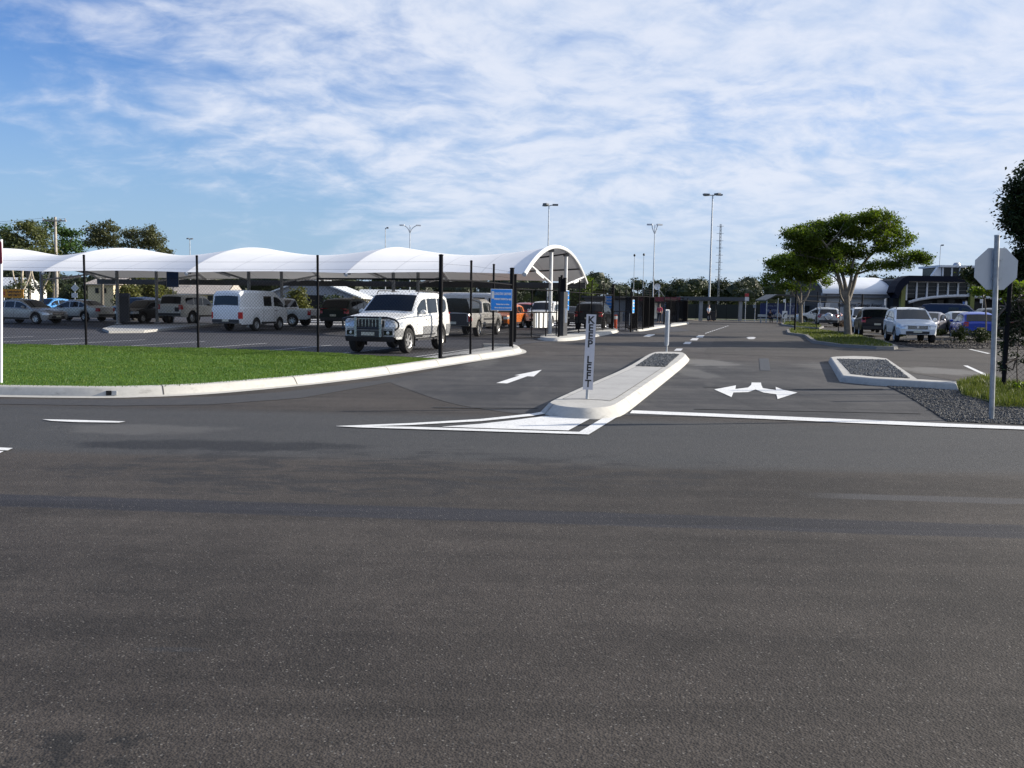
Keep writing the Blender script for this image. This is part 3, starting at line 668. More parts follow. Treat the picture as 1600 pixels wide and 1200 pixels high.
# ------------------------------------------------------------------ vehicles
def interp(tab, s):
    if s <= tab[0][0]: return tab[0][1]
    for (a, va), (b, vb) in zip(tab, tab[1:]):
        if s <= b: return va + (vb - va) * ((s - a) / (b - a) if b > a else 1)
    return tab[-1][1]
SPECS = {
 # s runs from the nose to the tail; top = silhouette, belt = window sill line
 'offroader': dict(L=4.75, W=1.88, H=1.88, fo=0.86, wb=2.79, r=0.385, sill=0.44, tum=0.13,
    top=[(0, .98), (.10, 1.06), (.5, 1.12), (1.28, 1.20), (2.02, 1.76), (2.25, 1.83), (3.2, 1.87), (4.2, 1.84), (4.45, 1.78), (4.66, 1.22), (4.75, 1.10)],
    belt=[(0, 1.0), (1.3, 1.13), (4.75, 1.19)], ws=(1.34, 2.06), rg=(4.46, 4.655), panes=[(1.62, 2.42), (2.52, 3.38), (3.48, 4.28)], pf=(.08, .86)),
 'suv': dict(L=4.5, W=1.82, H=1.68, fo=0.88, wb=2.62, r=0.345, sill=0.36, tum=0.20,
    top=[(0, .80), (.08, .90), (.5, .98), (1.15, 1.07), (1.95, 1.56), (2.2, 1.63), (3.0, 1.67), (3.85, 1.60), (4.05, 1.54), (4.40, 1.08), (4.5, .98)],
    belt=[(0, .85), (1.2, 1.0), (4.5, 1.08)], ws=(1.20, 1.98), rg=(4.05, 4.38), panes=[(1.50, 2.32), (2.42, 3.22), (3.30, 3.90)], pf=(.08, .86)),
 'hatch': dict(L=3.95, W=1.70, H=1.50, fo=0.78, wb=2.45, r=0.30, sill=0.28, tum=0.22,
    top=[(0, .68), (.08, .78), (.5, .86), (1.0, .95), (1.75, 1.40), (2.0, 1.46), (2.6, 1.49), (3.3, 1.42), (3.5, 1.37), (3.86, .98), (3.95, .88)],
    belt=[(0, .72), (1.0, .88), (3.95, .98)], ws=(1.04, 1.78), rg=(3.5, 3.85), panes=[(1.36, 2.12), (2.20, 2.92), (2.99, 3.30)], pf=(.08, .86)),
 'sedan': dict(L=4.6, W=1.76, H=1.45, fo=0.86, wb=2.70, r=0.315, sill=0.26, tum=0.24,
    top=[(0, .66), (.08, .74), (.5, .82), (1.15, .93), (1.95, 1.36), (2.2, 1.42), (2.7, 1.44), (3.2, 1.38), (3.85, 1.04), (4.0, 1.0), (4.5, .97), (4.6, .90)],
    belt=[(0, .70), (1.2, .87), (4.6, .96)], ws=(1.20, 1.98), rg=(3.26, 3.82), panes=[(1.52, 2.32), (2.40, 3.05), (3.12, 3.50)], pf=(.08, .86)),
 'van': dict(L=4.55, W=1.72, H=2.02, fo=0.88, wb=2.24, r=0.31, sill=0.34, tum=0.08,
    top=[(0, 1.0), (.10, 1.10), (.28, 1.24), (.88, 1.82), (1.1, 1.93), (1.6, 2.0), (3.8, 2.0), (4.30, 1.94), (4.42, 1.84), (4.52, 1.16), (4.55, 1.02)],
    belt=[(0, .98), (.35, 1.14), (4.55, 1.16)], ws=(.30, .90), rg=(4.425, 4.516), panes=[(.50, 1.42), (1.66, 2.40)], pf=(.12, .80)),
 'ute': dict(L=5.15, W=1.82, H=1.74, fo=0.92, wb=3.02, r=0.36, sill=0.44, tum=0.17,
    top=[(0, .88), (.10, .97), (.5, 1.04), (1.25, 1.11), (1.98, 1.62), (2.2, 1.70), (2.7, 1.73), (3.15, 1.70), (3.28, 1.66), (3.46, 1.10), (3.6, 1.075), (5.08, 1.075), (5.15, 1.02)],
    belt=[(0, .92), (1.3, 1.05), (5.15, 1.08)], ws=(1.30, 2.02), rg=(3.29, 3.45), panes=[(1.62, 2.32), (2.40, 3.16)], pf=(.08, .86)),
}
PAINTS = {}
def paint(name, col, metal=0.0, rough=0.32):
    return pm('car_paint_' + name, col, rough, metal, 0.05, 2.5, coat=0.35 if max(col) > .06 else 0.12, spec=0.4 if max(col) > .06 else 0.25)

def make_car(kind, mat, label, cat, loc, ang, name='parked_car', group=None, scale=1.0, spoked=True, mods=(), lower=None, plate=None, glass=None):
    sp = SPECS[kind]; L, W, H = sp['L'], sp['W'], sp['H']; r = sp['r']; fo, wb = sp['fo'], sp['wb']; sill = sp['sill']
    glass = glass or M_glass
    root = thing(name, label, cat, loc, group)
    root.rotation_euler = (0, 0, math.pi / 2 - ang); root.scale = (scale,) * 3     # local +x = forward; ang measured from +y towards +x
    X = lambda s: L / 2 - s
    axles = (fo, fo + wb); ra = r + 0.075
    ss = set(np.arange(0, L + .001, .09).round(3).tolist()) | {0, .03, .06, L - .03, L - .06, L}
    for tb in ('top', 'belt'): ss |= {min(L, max(0, a + d)) for a, _ in sp[tb] for d in (-.025, .0, .025)}
    for c in axles: ss |= {round(c + ra * math.cos(a), 3) for a in np.linspace(0, math.pi, 15)}
    for lo, hi in (sp['ws'], sp['rg']): ss |= {lo, hi} | set(np.linspace(lo, hi, 7).round(3).tolist())
    ss = sorted(s for s in ss if 0 <= s <= L)
    q = [ss[0]]
    for s in ss[1:]:
        if s - q[-1] > .006: q.append(s)
    q[-1] = L; ss = q
    def plan(s):
        e = 1.0; rd = .55 if kind not in ('van',) else .3
        for d in (s, L - s):
            if d < rd: e -= (0.16 if d == s else 0.10) * ((rd - d) / rd) ** 2
        return W / 2 * e
    def sect(s):
        w = plan(s); zt = interp(sp['top'], s); zB = min(interp(sp['belt'], s), zt - .045); zb = sill + (.06 if s < .12 or s > L - .12 else 0)
        for c in axles:
            d = abs(s - c)
            if d < ra: zb = max(zb, r + math.sqrt(max(0, ra * ra - d * d)))
        zb = min(zb, zB - .10); h = zt - zB; tm = sp['tum']
        y5 = w - .05 - tm * h * .86; y6 = w - .05 - tm * h - .085 * min(1, .5 + h)
        return [(w - .045, zb), (w - .012, zb + .22 * (zB - zb)), (w, zb + .62 * (zB - zb)), (w - .012, zB - .03), (w - .05, zB + .006), (y5, zB + .86 * h), (y6, zt - .004), (y6 * .5, zt + .018), (0, zt + .026)]
    def nosex(s, z):   # slight curvature of nose and tail in side view
        x = X(s)
        if s < .03: x -= .05 * ((z - .62) / .4) ** 2 if z > .62 else .05 * ((z - .62) / .3) ** 2
        return x
    mb = MB(); rows = []
    for s in ss:
        half = sect(s); rows.append([(nosex(s, z), y, z) for y, z in half] + [(nosex(s, z), -y, z) for y, z in half[-2::-1]])
    mb.quadgrid(rows)
    n = len(rows[0]); last = (len(rows) - 1) * n
    for j in range(n // 2):
        mb.f.append((j, n - 1 - j, n - 2 - j, j + 1)); mb.f.append((last + j, last + j + 1, last + n - 2 - j, last + n - 1 - j))
    mb.f = [f for f in mb.f if len(set(f)) == len(f)]
    part = lambda nm, m_, mt, sm=None, par=root: obj(nm, m_, mt, par, smooth=sm, loc_local=True)
    body = part('body', mb, mat, 32)
    ub = MB(); ub.box((0, 0, (sill + .28) / 1), (L - .5, W - .50, .52)); part('underbody', ub, M_underb)
    def sidepoint(s, f, o=.008):
        h = sect(s); (ya, za), (yb, zb_) = h[4], h[5]
        return (X(s), ya + (yb - ya) * f + o, za + (zb_ - za) * f)
    def yat(s, z, o=.0):
        h = sect(s)
        for (ya, za), (yb, zb_) in zip(h, h[1:]):
            if za <= z <= zb_: return ya + (yb - ya) * ((z - za) / max(1e-5, zb_ - za)) + o
        return h[2][0] + o
    # side glass
    f0, f1 = sp['pf']
    for i, (a, b) in enumerate(sp['panes']):
        for sg in (1, -1):
            g = MB(); sa = np.linspace(a, b, 9)
            if i == len(sp['panes']) - 1 and kind in ('offroader', 'suv', 'hatch', 'sedan'):
                fr = [(f0 + (.25 * max(0, (k_ - 5) / 3) ** 2), f1 - (.12 * max(0, (k_ - 6) / 2) ** 2)) for k_ in range(9)]
            else: fr = [(f0, f1)] * 9
            g.quadgrid([[(p[0], sg * p[1], p[2]) for p in (sidepoint(s, lo + (hi - lo) * t) for t in (0, .5, 1))] for s, (lo, hi) in zip(sa, fr)])
            part('window', g, glass)
    # windscreen and rear glass laid on the sloping ends of the roof
    def endglass(lo, hi, dx, nm):
        g = MB(); rws = []
        for s in np.linspace(lo, hi, 8):
            h = sect(s); y6, z6 = h[6]; yy = (y6 + .015) * .955
            z7, z8 = h[7][1], h[8][1]
            rws.append([(X(s) + dx, yy * t, z6 + (z8 - z6) * (1 - abs(t)) ** .7 + .008) for t in (-1, -.8, -.5, -.2, .2, .5, .8, 1)])
        g.quadgrid(rws); return part(nm, g, glass, 60)
    endglass(sp['ws'][0] + .02, sp['ws'][1] - .03, .012, 'windscreen')
    rg = endglass(sp['rg'][0] + .015, sp['rg'][1] - .01, -.014, 'rear_window')
    # wheels
    tyre = [(r * .60, -.09), (r * .66, -.108), (r * .93, -.112), (r * .985, -.09), (r, -.05), (r, .05), (r * .985, .09), (r * .93, .112), (r * .66, .108), (r * .60, .09)]
    dish = [(0, .070), (r * .14, .072), (r * .16, .055), (r * .55, .035), (r * .58, .085), (r * .63, .098), (r * .64, .06)]
    for c in axles:
        for sg in (1, -1):
            cpos = Vector((X(c), sg * (W / 2 - .125), r))
            w = part('wheel', MB().lathe(tyre, 28, 'Y', cpos), M_rubber, 40)
            if spoked:
                back = MB().lathe([(a_, h_ * sg * .5) for a_, h_ in [(0, .04), (r * .6, .04)]], 24, 'Y', cpos); part('brake_disc', back, M_underb, None, w)
                rim = MB().lathe([(r * .54, sg * .02), (r * .56, sg * .088), (r * .62, sg * .102), (r * .645, sg * .07)], 28, 'Y', cpos)
                rim.lathe([(0, sg * .078), (r * .15, sg * .075), (r * .17, sg * .03)], 16, 'Y', cpos)
                for k_ in range(6):
                    a_ = k_ * math.pi / 3 + .2; d = Vector((math.cos(a_), 0, math.sin(a_))); pr = Vector((-math.sin(a_), 0, math.cos(a_))); b_ = len(rim.v)
                    for rr_, hw, yy in ((r * .10, r * .085, .072), (r * .58, r * .10, .080)):
                        for q_ in (-1, 1):
                            for y_ in (yy, yy - .03): rim.v.append(tuple(cpos + d * rr_ + pr * hw * q_ + Vector((0, sg * y_, 0))))
                    for f in ((0, 2, 6, 4), (0, 4, 5, 1), (2, 3, 7, 6)): rim.f.append(tuple(b_ + i for i in f))
                part('rim', rim, M_rim, 30, w)
            else:
                part('rim', MB().lathe([(a_, sg * h_) for a_, h_ in dish], 24, 'Y', cpos), M_rims, 40, w)
    # lamps wrapped round the corners
    def corner(nm, mt, end, y_in, s_side, z0, z1, rake=0.0):
        for sg in (1, -1):
            g = MB(); cols = []
            s_e = .012 if end == 0 else L - .012
            for s, yy in ((s_e, y_in), (s_e, None), (.10 if end == 0 else L - .10, None), (s_side, None)):
                col_ = []
                for i_, z in enumerate(np.linspace(z0, z1, 4)):
                    y = yat(max(.02, min(L - .02, s)), z, .010) if yy is None else yy
                    if yy is None and s == s_e: y -= .02
                    x = (nosex(0, z) if end == 0 else X(L)) if s == s_e else X(s)
                    x += (.014 if end == 0 else -.014) if s == s_e else 0
                    col_.append((x, sg * y, z + (rake * (1 if s != s_e else 0))))
                cols.append(col_)
            g.quadgrid(cols); part(nm, g, mt, 60)
    zt0 = interp(sp['top'], .03); zbk = interp(sp['belt'], L) - .02
    hz = {'offroader': (.80, 1.00), 'suv': (.66, .84), 'hatch': (.58, .74), 'sedan': (.54, .68), 'van': (.74, .92), 'ute': (.72, .90)}[kind]
    tz = {'offroader': (.92, 1.22), 'suv': (.82, 1.10), 'hatch': (.74, .98), 'sedan': (.68, .90), 'van': (.62, .94), 'ute': (.70, 1.02)}[kind]
    hin = {'offroader': .50, 'van': .52}.get(kind, .46)
    corner('headlight', M_lamp, 0, hin, .36, hz[0], hz[1], .01)
    corner('tail_light', M_red, 1, W / 2 - (.17 if kind in ('van', 'ute') else .27), L - .16, tz[0], tz[1])
    # grille, bumpers, plates
    g = MB(); gy = hin - .04
    gm = (hz[0] + hz[1]) / 2; fx = L / 2 - .01
    g.box((fx, 0, gm), (.03, gy * 2, hz[1] - hz[0] - .01))
    gr_ = part('grille', g, M_plastic)
    g = MB()
    for k_ in range(3): g.box((fx + .018, 0, hz[0] + .04 + k_ * (hz[1] - hz[0] - .07) / 2), (.012, gy * 2 - .04, .014))
    part('grille_bar', g, M_chrome if kind != 'hatch' else M_plastic, None, gr_)
    bz = sill + .10
    g = MB(); g.box((fx, 0, bz + .05), (.04, W * .56, .13)); part('air_intake', g, M_plastic)
    lc = lower or M_plastic
    def skirt(sa, sb, z0, z1, o, nm, mt):
        sr = [s for s in np.linspace(sa, sb, 10)]
        for sg in (1, -1):
            g = MB(); g.quadgrid([[(X(s), sg * yat(s, z, o), z) for z in (z0, (z0 + z1) / 2, z1)] for s in sr]); part(nm, g, mt)
    a0, a1 = fo + ra + .02, fo + wb - ra - .02
    skirt(a0, a1, sill + .012, sill + .11, .010, 'side_skirt', lc)
    g = MB(); g.box((-L / 2 - .004, 0, sill + .16), (.06, W * .86, .17)); part('rear_bumper', g, lc)
    g = MB(); g.box((-L / 2 - .040, 0, sill + .36 if kind not in ('van', 'ute') else sill + .19), (.012, .36, .11)); part('number_plate', g, plate or M_plate)
    g = MB(); g.box((L / 2 + .022, 0, sill + .20), (.012, .37, .11)); part('number_plate', g, plate or M_plate)
    # wheel arch lips, door seams, handles, mirrors
    for c in axles:
        for sg in (1, -1):
            arch = MB(); an = np.linspace(.12, math.pi - .12, 15); rws = []
            for rad in (ra - .004, ra + .035):
                rw = []
                for a_ in an:
                    s = min(L - .02, max(.02, c - rad * math.cos(a_))); z = r + rad * math.sin(a_); rw.append((X(s), sg * (yat(s, max(z, sect(s)[0][1] + .001)) + .012), z))
                rws.append(rw)
            arch.quadgrid(rws); part('wheel_arch', arch, M_plastic if kind in ('suv', 'offroader') and lower is None else mat, 40)
    pn = sp['panes']; cuts = [pn[0][0] - .18, pn[0][1] + .05] + ([pn[1][1] + .05] if kind not in ('van',) else [pn[1][1] + .12])
    for s in cuts:
        s = max(s, fo + ra + .02)
        for sg in (1, -1):
            zs = np.linspace(sill + .13, sect(s)[4][1] - .01, 7)
            dark_line = MB(); dark_line.quadgrid([[(X(s + d), sg * yat(s, z, .004), z) for z in zs] for d in (-.006, .006)]); part('door_seam', dark_line, M_underb)
    for a, b in pn[:2 if kind != 'van' else 1]:
        for sg in (1, -1): z = sect(b)[3][1] - .10; part('door_handle', MB().box((X(b - .12), sg * (yat(b - .12, z) + .012), z), (.16, .03, .03)), mat if kind not in ('van', 'ute') else M_plastic)
    for sg in (1, -1):
        s = pn[0][0] + (.10 if kind != 'van' else .02); b_ = sect(s)[4]
        m_ = MB(); m_.lathe([(.0, -.055), (.06, -.05), (.085, 0), (.07, .05), (0, .06)], 10, 'X', (0, 0, 0))
        m_.v = [(x + X(s), sg * (y * 1.25 + b_[0] + .16), z * .95 + b_[1] + .10) for x, y, z in m_.v]
        m_.box((X(s), sg * (b_[0] + .05), b_[1] + .06), (.05, .12, .035))
        part('wing_mirror', m_, mat if kind != 'van' else M_plastic, 40)
    # extras
    if 'rails' in mods:
        for sg in (1, -1):
            y = sect(2.6)[6][0] - .02; z = interp(sp['top'], 2.6)
            part('roof_rail', MB().tube([(X(2.1), sg * y, z - .03), (X(2.2), sg * y, z + .055), (X(3.0), sg * y, z + .07), (X(3.9), sg * y, z + .04), (X(4.0), sg * y, z - .03)], .018, 8), M_plastic)
    if 'bullbar' in mods:
        x = L / 2 + .10; MSC = pm('silver_cladding', (0.34, .345, .35), .4, .5, .08); MBR = pm('polished_bar', (0.50, .51, .53), .25, .85, .1); MTB = pm('dark_bar_tube', (.045, .047, .052), .35, .5, .1)
        b = MB()
        for sg in (1, -1): b.tube([(x, sg * .36, 1.075), (x, sg * .66, 1.075), (x - .04, sg * .83, 1.03), (x - .15, sg * .90, .93), (x - .17, sg * .90, .80), (x - .06, sg * .84, .72)], .030, 8)
        b.tube([(x, -.62, 1.085), (x, .62, 1.085)], .032, 8); b.tube([(x, -.40, .755), (x, .40, .755)], .034, 8); b.box((x - .04, 0, .60), (.10, .80, .20))
        bb_ = part('bull_bar', b, MTB, 40)
        for sg in (1, -1): part('bar_plate', MB().box((x + .01, sg * .40, .80), (.05, .075, .58)), MBR, None, bb_)
        part('grille', MB().box((L / 2 + .015, 0, .915), (.04, .84, .25)), M_plastic)
        for k_ in range(7): part('grille_bar', MB().box((L / 2 + .040, -.33 + .11 * k_, .915), (.016, .022, .20)), M_chrome, None, gr_)
        part('grille_surround', MB().box((L / 2 + .02, 0, 1.045), (.05, .86, .035)), M_chrome, None, gr_)
        g = MB(); g.box((x + .03, 0, .60), (.012, .42, .10)); part('number_plate', g, M_plate)
        for sg in (1, -1):
            part('fog_lamp', MB().box((L / 2 - .005, sg * .60, .63), (.06, .27, .13)), M_glass)
            part('fog_lens', MB().lathe([(0, .01), (.045, .008), (.05, 0)], 12, 'X', (L / 2 + .026, sg * .60, .63)), M_lamp)
            for nm_, sa_, sb_, zs_, o_, front in (('lower_cladding', .02, axles[0] - ra - .01, (.52, .64, .76), .014, True), ('lower_cladding', axles[1] + ra + .01, L - .02, (.50, .66, .84), .014, False), ('lower_cladding', a0 + .65, a1 + .04, (.46, .64, .80), .012, False)):
                fb = MB(); fb.quadgrid([[(X(s), sg * yat(s, z, o_), z) for z in zs_] for s in np.linspace(sa_, sb_, 8)]); part(nm_, fb, MSC, 40)
            fb = MB(); fb.quadgrid([[(L / 2 + .018 - .10 * max(0, (y - .6) / .3) ** 2, sg * y, z) for z in (.52, .64, .76)] for y in (.42, .60, .72, yat(.02, .64, .012))]); part('front_bumper', fb, MSC, 40)
            fb = MB(); fb.quadgrid([[(L / 2 + .012 - (.05 if z < .45 else 0), sg * y, z) for z in (.36, .45, .52)] for y in (.0, .42, .60, W / 2 * .84)]); part('lower_valance', fb, M_plastic, 40)
        for sg in (1, -1): part('side_step', MB().box((0.05, sg * (W / 2 - .03), sill - .05), (1.85, .16, .05)), M_plastic)
        for c in axles:
            for sg in (1, -1): part('mud_flap', MB().box((X(c) - r - .08, sg * (W / 2 - .13), .36), (.015, .24, .34)), M_rubber)
    if 'spare' in mods:
        c_ = Vector((-L / 2 - .10, 0, .92)); w = part('spare_wheel', MB().lathe([(0, -.12), (.29, -.11), (.335, -.05), (.34, .06), (.32, .08)], 28, 'X', c_), mat, 40)
        part('cover_ring', MB().lathe([(.235, -.125), (.25, -.135), (.28, -.125)], 28, 'X', c_), M_chrome, 40, w)
    if 'tonneau' in mods:
        g = MB(); s0, s1 = sp['panes'][1][1] + .42, L - .10; rws = []
        for s in np.linspace(s0, s1, 6): y = sect(s)[6][0]; z = interp(sp['top'], s) + .034; rws.append([(X(s), y * t_, z) for t_ in (-1, -.5, 0, .5, 1)])
        g.quadgrid(rws); part('tonneau_cover', g, M_plastic)
    if 'bodystripe' in mods:
        skirt(a0 + .25, a1 - .1, sill + .30, sill + .40, .006, 'door_graphic', M_plastic)
    if 'shadetail' in mods:
        g = MB(); g.box((-L / 2 - .012, 0, .80), (.02, W * .74, .50)); part('tailgate_shade', g, M_plastic)  # tailgate panel coloured dark to carry the shade on it
    if 'ladderrack' in mods:
        g = MB()
        for s in (1.1, 1.9, 2.7): g.tube([(X(s), -.62, H + .05), (X(s), .62, H + .05)], .018, 6); g.box((X(s), .62, H), (.05, .03, .1)); g.box((X(s), -.62, H), (.05, .03, .1))
        part('roof_rack', g, M_plastic)
    if 'topper' in mods:
        g = MB(); s0, s1 = 3.34, L - .08
        prof = [(.78, 1.09), (.74, 1.45), (.64, 1.70), (0, 1.74)]
        rws = [[(X(s), y, z) for y, z in prof] + [(X(s), -y, z) for y, z in prof[-2::-1]] for s in (s0, s0 + .05, s1 - .12, s1)]
        g.quadgrid(rws); n_ = len(rws[0]); 
        for b_ in (0, 3 * n_): g.f += [tuple(b_ + k_ for k_ in range(n_))]
        part('tray_canopy', g, M_glass, 40)
    if 'badge' in mods:
        g = MB(); g.lathe([(0, .012), (.055, .012), (.065, 0)], 18, 'X', (L / 2 + .02, 0, gm + .01)); part('badge', g, M_chrome)
    if 'sticker' in mods:
        g = MB(); g.box((-L / 2 - .012, -.55, .92), (.01, .30, .26)); part('sticker', g, M_plastic)
    return root
GRID, BACK = GA, GA + math.pi
def cp(u, Y, z=0.012): return B(u, Y, z)
P_white = paint('white', (0.74, 0.74, 0.72)); P_whitec = paint('cool_white', (0.68, 0.71, 0.74)); P_silver = paint('silver', (0.42, 0.41, 0.39), .35)
P_cream = paint('warm_white', (0.60, 0.60, 0.57)); P_black = paint('black', (0.010, 0.011, 0.013)); P_orange = paint('orange', (0.55, 0.14, 0.015), .2)
P_blue = paint('bright_blue', (0.008, 0.050, 0.42), .1); P_navy = paint('navy', (0.012, 0.022, 0.055), .2); P_redc = paint('red', (0.30, 0.012, 0.014)); P_grey = paint('grey', (0.10, 0.105, 0.11), .4)
P_green = paint('dark_green', (0.010, 0.018, 0.014)); P_lilac = paint('silver_mauve', (0.17, 0.165, 0.19), .4)
GL = 'cars in the fenced car park'; GRr = 'cars in the open car park'
# fenced car park
make_car('offroader', P_white, 'white off road wagon with polished bull bar parked right behind the wire fence', 'car', (-3.72, 29.75, .012), BACK, group=GL, scale=1.025, mods=('rails', 'bullbar', 'badge'), lower=None)
make_car('van', P_whitec, 'white delivery van seen from the back under the canopy', 'van', cp(393, 47.2), GRID, 'parked_van', GL, 1.03, spoked=False)
make_car('offroader', P_cream, 'boxy warm white four wheel drive with dark windows left of the delivery van', 'car', cp(301, 59), GRID, group=GL, scale=1.0, mods=('sticker',), spoked=False)
make_car('hatch', P_black, 'black hatchback nose out beside the grey pillar under the canopy', 'car', cp(226, 59.5), BACK, group=GL)
make_car('suv', P_navy, 'dark blue wagon half hidden behind the black hatchback and grey pillar', 'car', cp(216, 66), BACK, group=GL)
make_car('sedan', P_silver, 'silver grey sedan facing right beside the red sign post at the left edge', 'car', cp(42, 53.5), GRID + math.pi / 2, group=GL)
make_car('sedan', paint('pale_silver', (.56, .55, .52), .3), 'pale silver sedan facing left behind the first black fence post', 'car', cp(122, 60.5), GRID - math.pi / 2, group=GL)
make_car('hatch', paint('sky_blue', (.05, .22, .5)), 'light blue hatchback behind the silver sedan near the power pole', 'car', cp(78, 74), BACK, group=GL)
make_car('ute', P_whitec, 'white utility facing left with its sunlit tailgate right of the delivery van', 'utility', cp(437, 56.5), GRID - math.pi / 2, 'parked_ute', GL)
make_car('suv', P_green, 'very dark green wagon seen from behind, left of the white off road wagon', 'car', cp(549, 54.5), GRID, group=GL, scale=1.06)
make_car('ute', P_silver, 'silver utility with black tray canopy right of the white off road wagon', 'utility', cp(735, 44.5), GRID, 'parked_ute', GL, 1.04, mods=('topper', 'shadetail', 'bodystripe'))
make_car('hatch', P_orange, 'orange hatchback facing the drive behind the black gate', 'car', cp(789, 58.5), BACK, group=GL, scale=1.05)
make_car('suv', P_redc, 'red wagon just showing behind the orange hatchback', 'car', cp(827, 71), GRID, group=GL)
make_car('suv', P_silver, 'silver blue wagon behind the striped board of the gate', 'car', cp(822, 80), BACK, group=GL)
make_car('offroader', P_white, 'white wagon behind the striped board beside the canopy column', 'car', cp(851, 61.5), BACK, group=GL, scale=.95)
make_car('suv', P_black, 'black wagon with a red tail light behind the vertical white sign', 'car', cp(929, 58), GRID, group=GL, scale=1.05, mods=('rails',))
make_car('sedan', P_black, 'dark sedan with one red lamp left of the black wagon', 'car', cp(896, 68), GRID, group=GL)
make_car('van', P_white, 'tall white van with dark windows behind the silver utility', 'van', cp(748, 63), GRID + math.pi / 2, 'parked_van', GL, 1.14)
# open car park
make_car('suv', P_whitec, 'white wagon facing us in the open car park beside the tree', 'car', cp(1419, 44.2), BACK - .03, group=GRr, mods=('rails', 'badge'))
make_car('suv', paint('blue_black', (.008, .012, .020), .2), 'blue black wagon with tall red lamps behind the tree trunk', 'car', cp(1363, 53.5), GRID, group=GRr)
make_car('hatch', P_blue, 'bright blue hatchback seen from behind by the octagonal sign', 'car', cp(1518, 49.2), GRID, group=GRr, plate=M_platey)
make_car('suv', P_black, 'dark wagon behind the bright blue hatchback', 'car', cp(1544, 58), GRID, group=GRr, scale=1.04)
make_car('hatch', P_cream, 'pale hatchback left of the bright blue hatchback', 'car', cp(1500, 59), BACK, group=GRr)
make_car('sedan', P_lilac, 'grey mauve sedan facing us right of the white wagon', 'car', cp(1450, 58), BACK + .35, group=GRr)
make_car('van', P_navy, 'long navy blue van in front of the terminal windows', 'van', cp(1484, 78), GRID + math.pi / 2 + .25, 'parked_van', GRr, 1.05)
make_car('suv', paint('light_silver', (.5, .51, .52), .5), 'small silver wagon with a spare wheel on its back door', 'car', cp(1291, 78), GRID, group=GRr, scale=.97, mods=('spare', 'rails'))
make_car('suv', P_white, 'white wagon side on behind the small silver wagon', 'car', cp(1277, 90), GRID - math.pi / 2, group=GRr)
make_car('suv', P_white, 'white wagon hidden behind the blue black wagon and the trunk', 'car', cp(1348, 62), BACK, group=GRr, mods=('rails',))
# ------------------------------------------------------------------ fences
def chain(mb, a, b, h, z0, pitch=0.10, r=0.0032):
    """woven diamond wire between a and b"""
    a, b = Vector(a), Vector(b); d = Vector((b.x - a.x, b.y - a.y, 0)); Lf = d.length; d.normalize(); n = Vector((-d.y, d.x, 0))
    za, zb = a.z + z0, b.z + z0
    def pt(u, v): return a.xy.to_3d() + d * u + Vector((0, 0, za + (zb - za) * u / Lf + v))
    for sg in (1, -1):
        k_ = -h if sg > 0 else 0.0
        while k_ < (Lf if sg > 0 else Lf + h):
            u_0, u_1 = max(0, k_), min(Lf, k_ + h) if sg > 0 else None
            if sg > 0: A, Bq = (max(0, k_), max(0, k_) - k_), (min(Lf, k_ + h), min(Lf, k_ + h) - k_)
            else: A, Bq = (max(0, k_ - h), k_ - max(0, k_ - h)), (min(Lf, k_), k_ - min(Lf, k_))
            if Bq[0] - A[0] > 0.02: mb.tube([pt(*A) + n * (.003 * sg), pt(*Bq) + n * (.003 * sg)], r, 3, False)
            k_ += pitch
def post(p, top, r, parent, h0=0.0, tip=None):
    p = Vector(p); mb = MB().tube([(p.x, p.y, p.z - .1), (p.x, p.y, p.z + top)], r, 10); mb.lathe([(r, 0), (r * 1.15, .005), (r * 1.1, .03), (0, .045)], 10, 'Z', (p.x, p.y, p.z + top)); obj('post', mb, M_black, parent, 40)
def fence(label, pts, meshh, posth, rails=(), wires=(2.25, 2.42, 2.6), pr=.030, ends=.045, pitch=.10, wr=.0027, skip=(), cat='fence', railsegs=None, wirer=.0025):
    f = thing('wire_fence', label, cat, pts[0], 'black chain wire fences')
    for i, p in enumerate(pts):
        if i in skip: continue
        post(p, posth, ends if i in (0, len(pts) - 1) else pr, f)
    for i, (a, b) in enumerate(zip(pts, pts[1:])):
        mb = MB(); chain(mb, a, b, meshh, 0.04, pitch, wr); obj('chain_mesh', mb, M_wire, f)
        for z in rails:
            if railsegs is None or i in railsegs: obj('rail', MB().tube([Vector(a) + Vector((0, 0, z)), Vector(b) + Vector((0, 0, z))], .024, 8), M_black, f)
    for z in wires:
        mb = MB()
        for a, b in zip(pts, pts[1:]): mb.tube([Vector(a) + Vector((0, 0, z)), Vector(b) + Vector((0, 0, z))], wirer, 4, False)
        obj('top_wire', mb, M_wire, f)
    return f
fence('tall black wire fence along the lawn in front of the parked cars', FB, 2.06, 2.70, rails=(2.10,), railsegs=(len(FB) - 2,), wires=(2.08, 2.35, 2.55), pr=.033, ends=.055)
F2 = [FB[-1] + Vector((.03, .12, 0)), G(735, 553, .15), G(770, 547.5, .15), G(798.5, 541.5, .15)]
fence('short run of black fence from the lawn corner to the gate post', F2, 2.06, 2.62, rails=(2.08,), skip=(0,), wires=(2.3, 2.5), ends=.075, pr=.034)

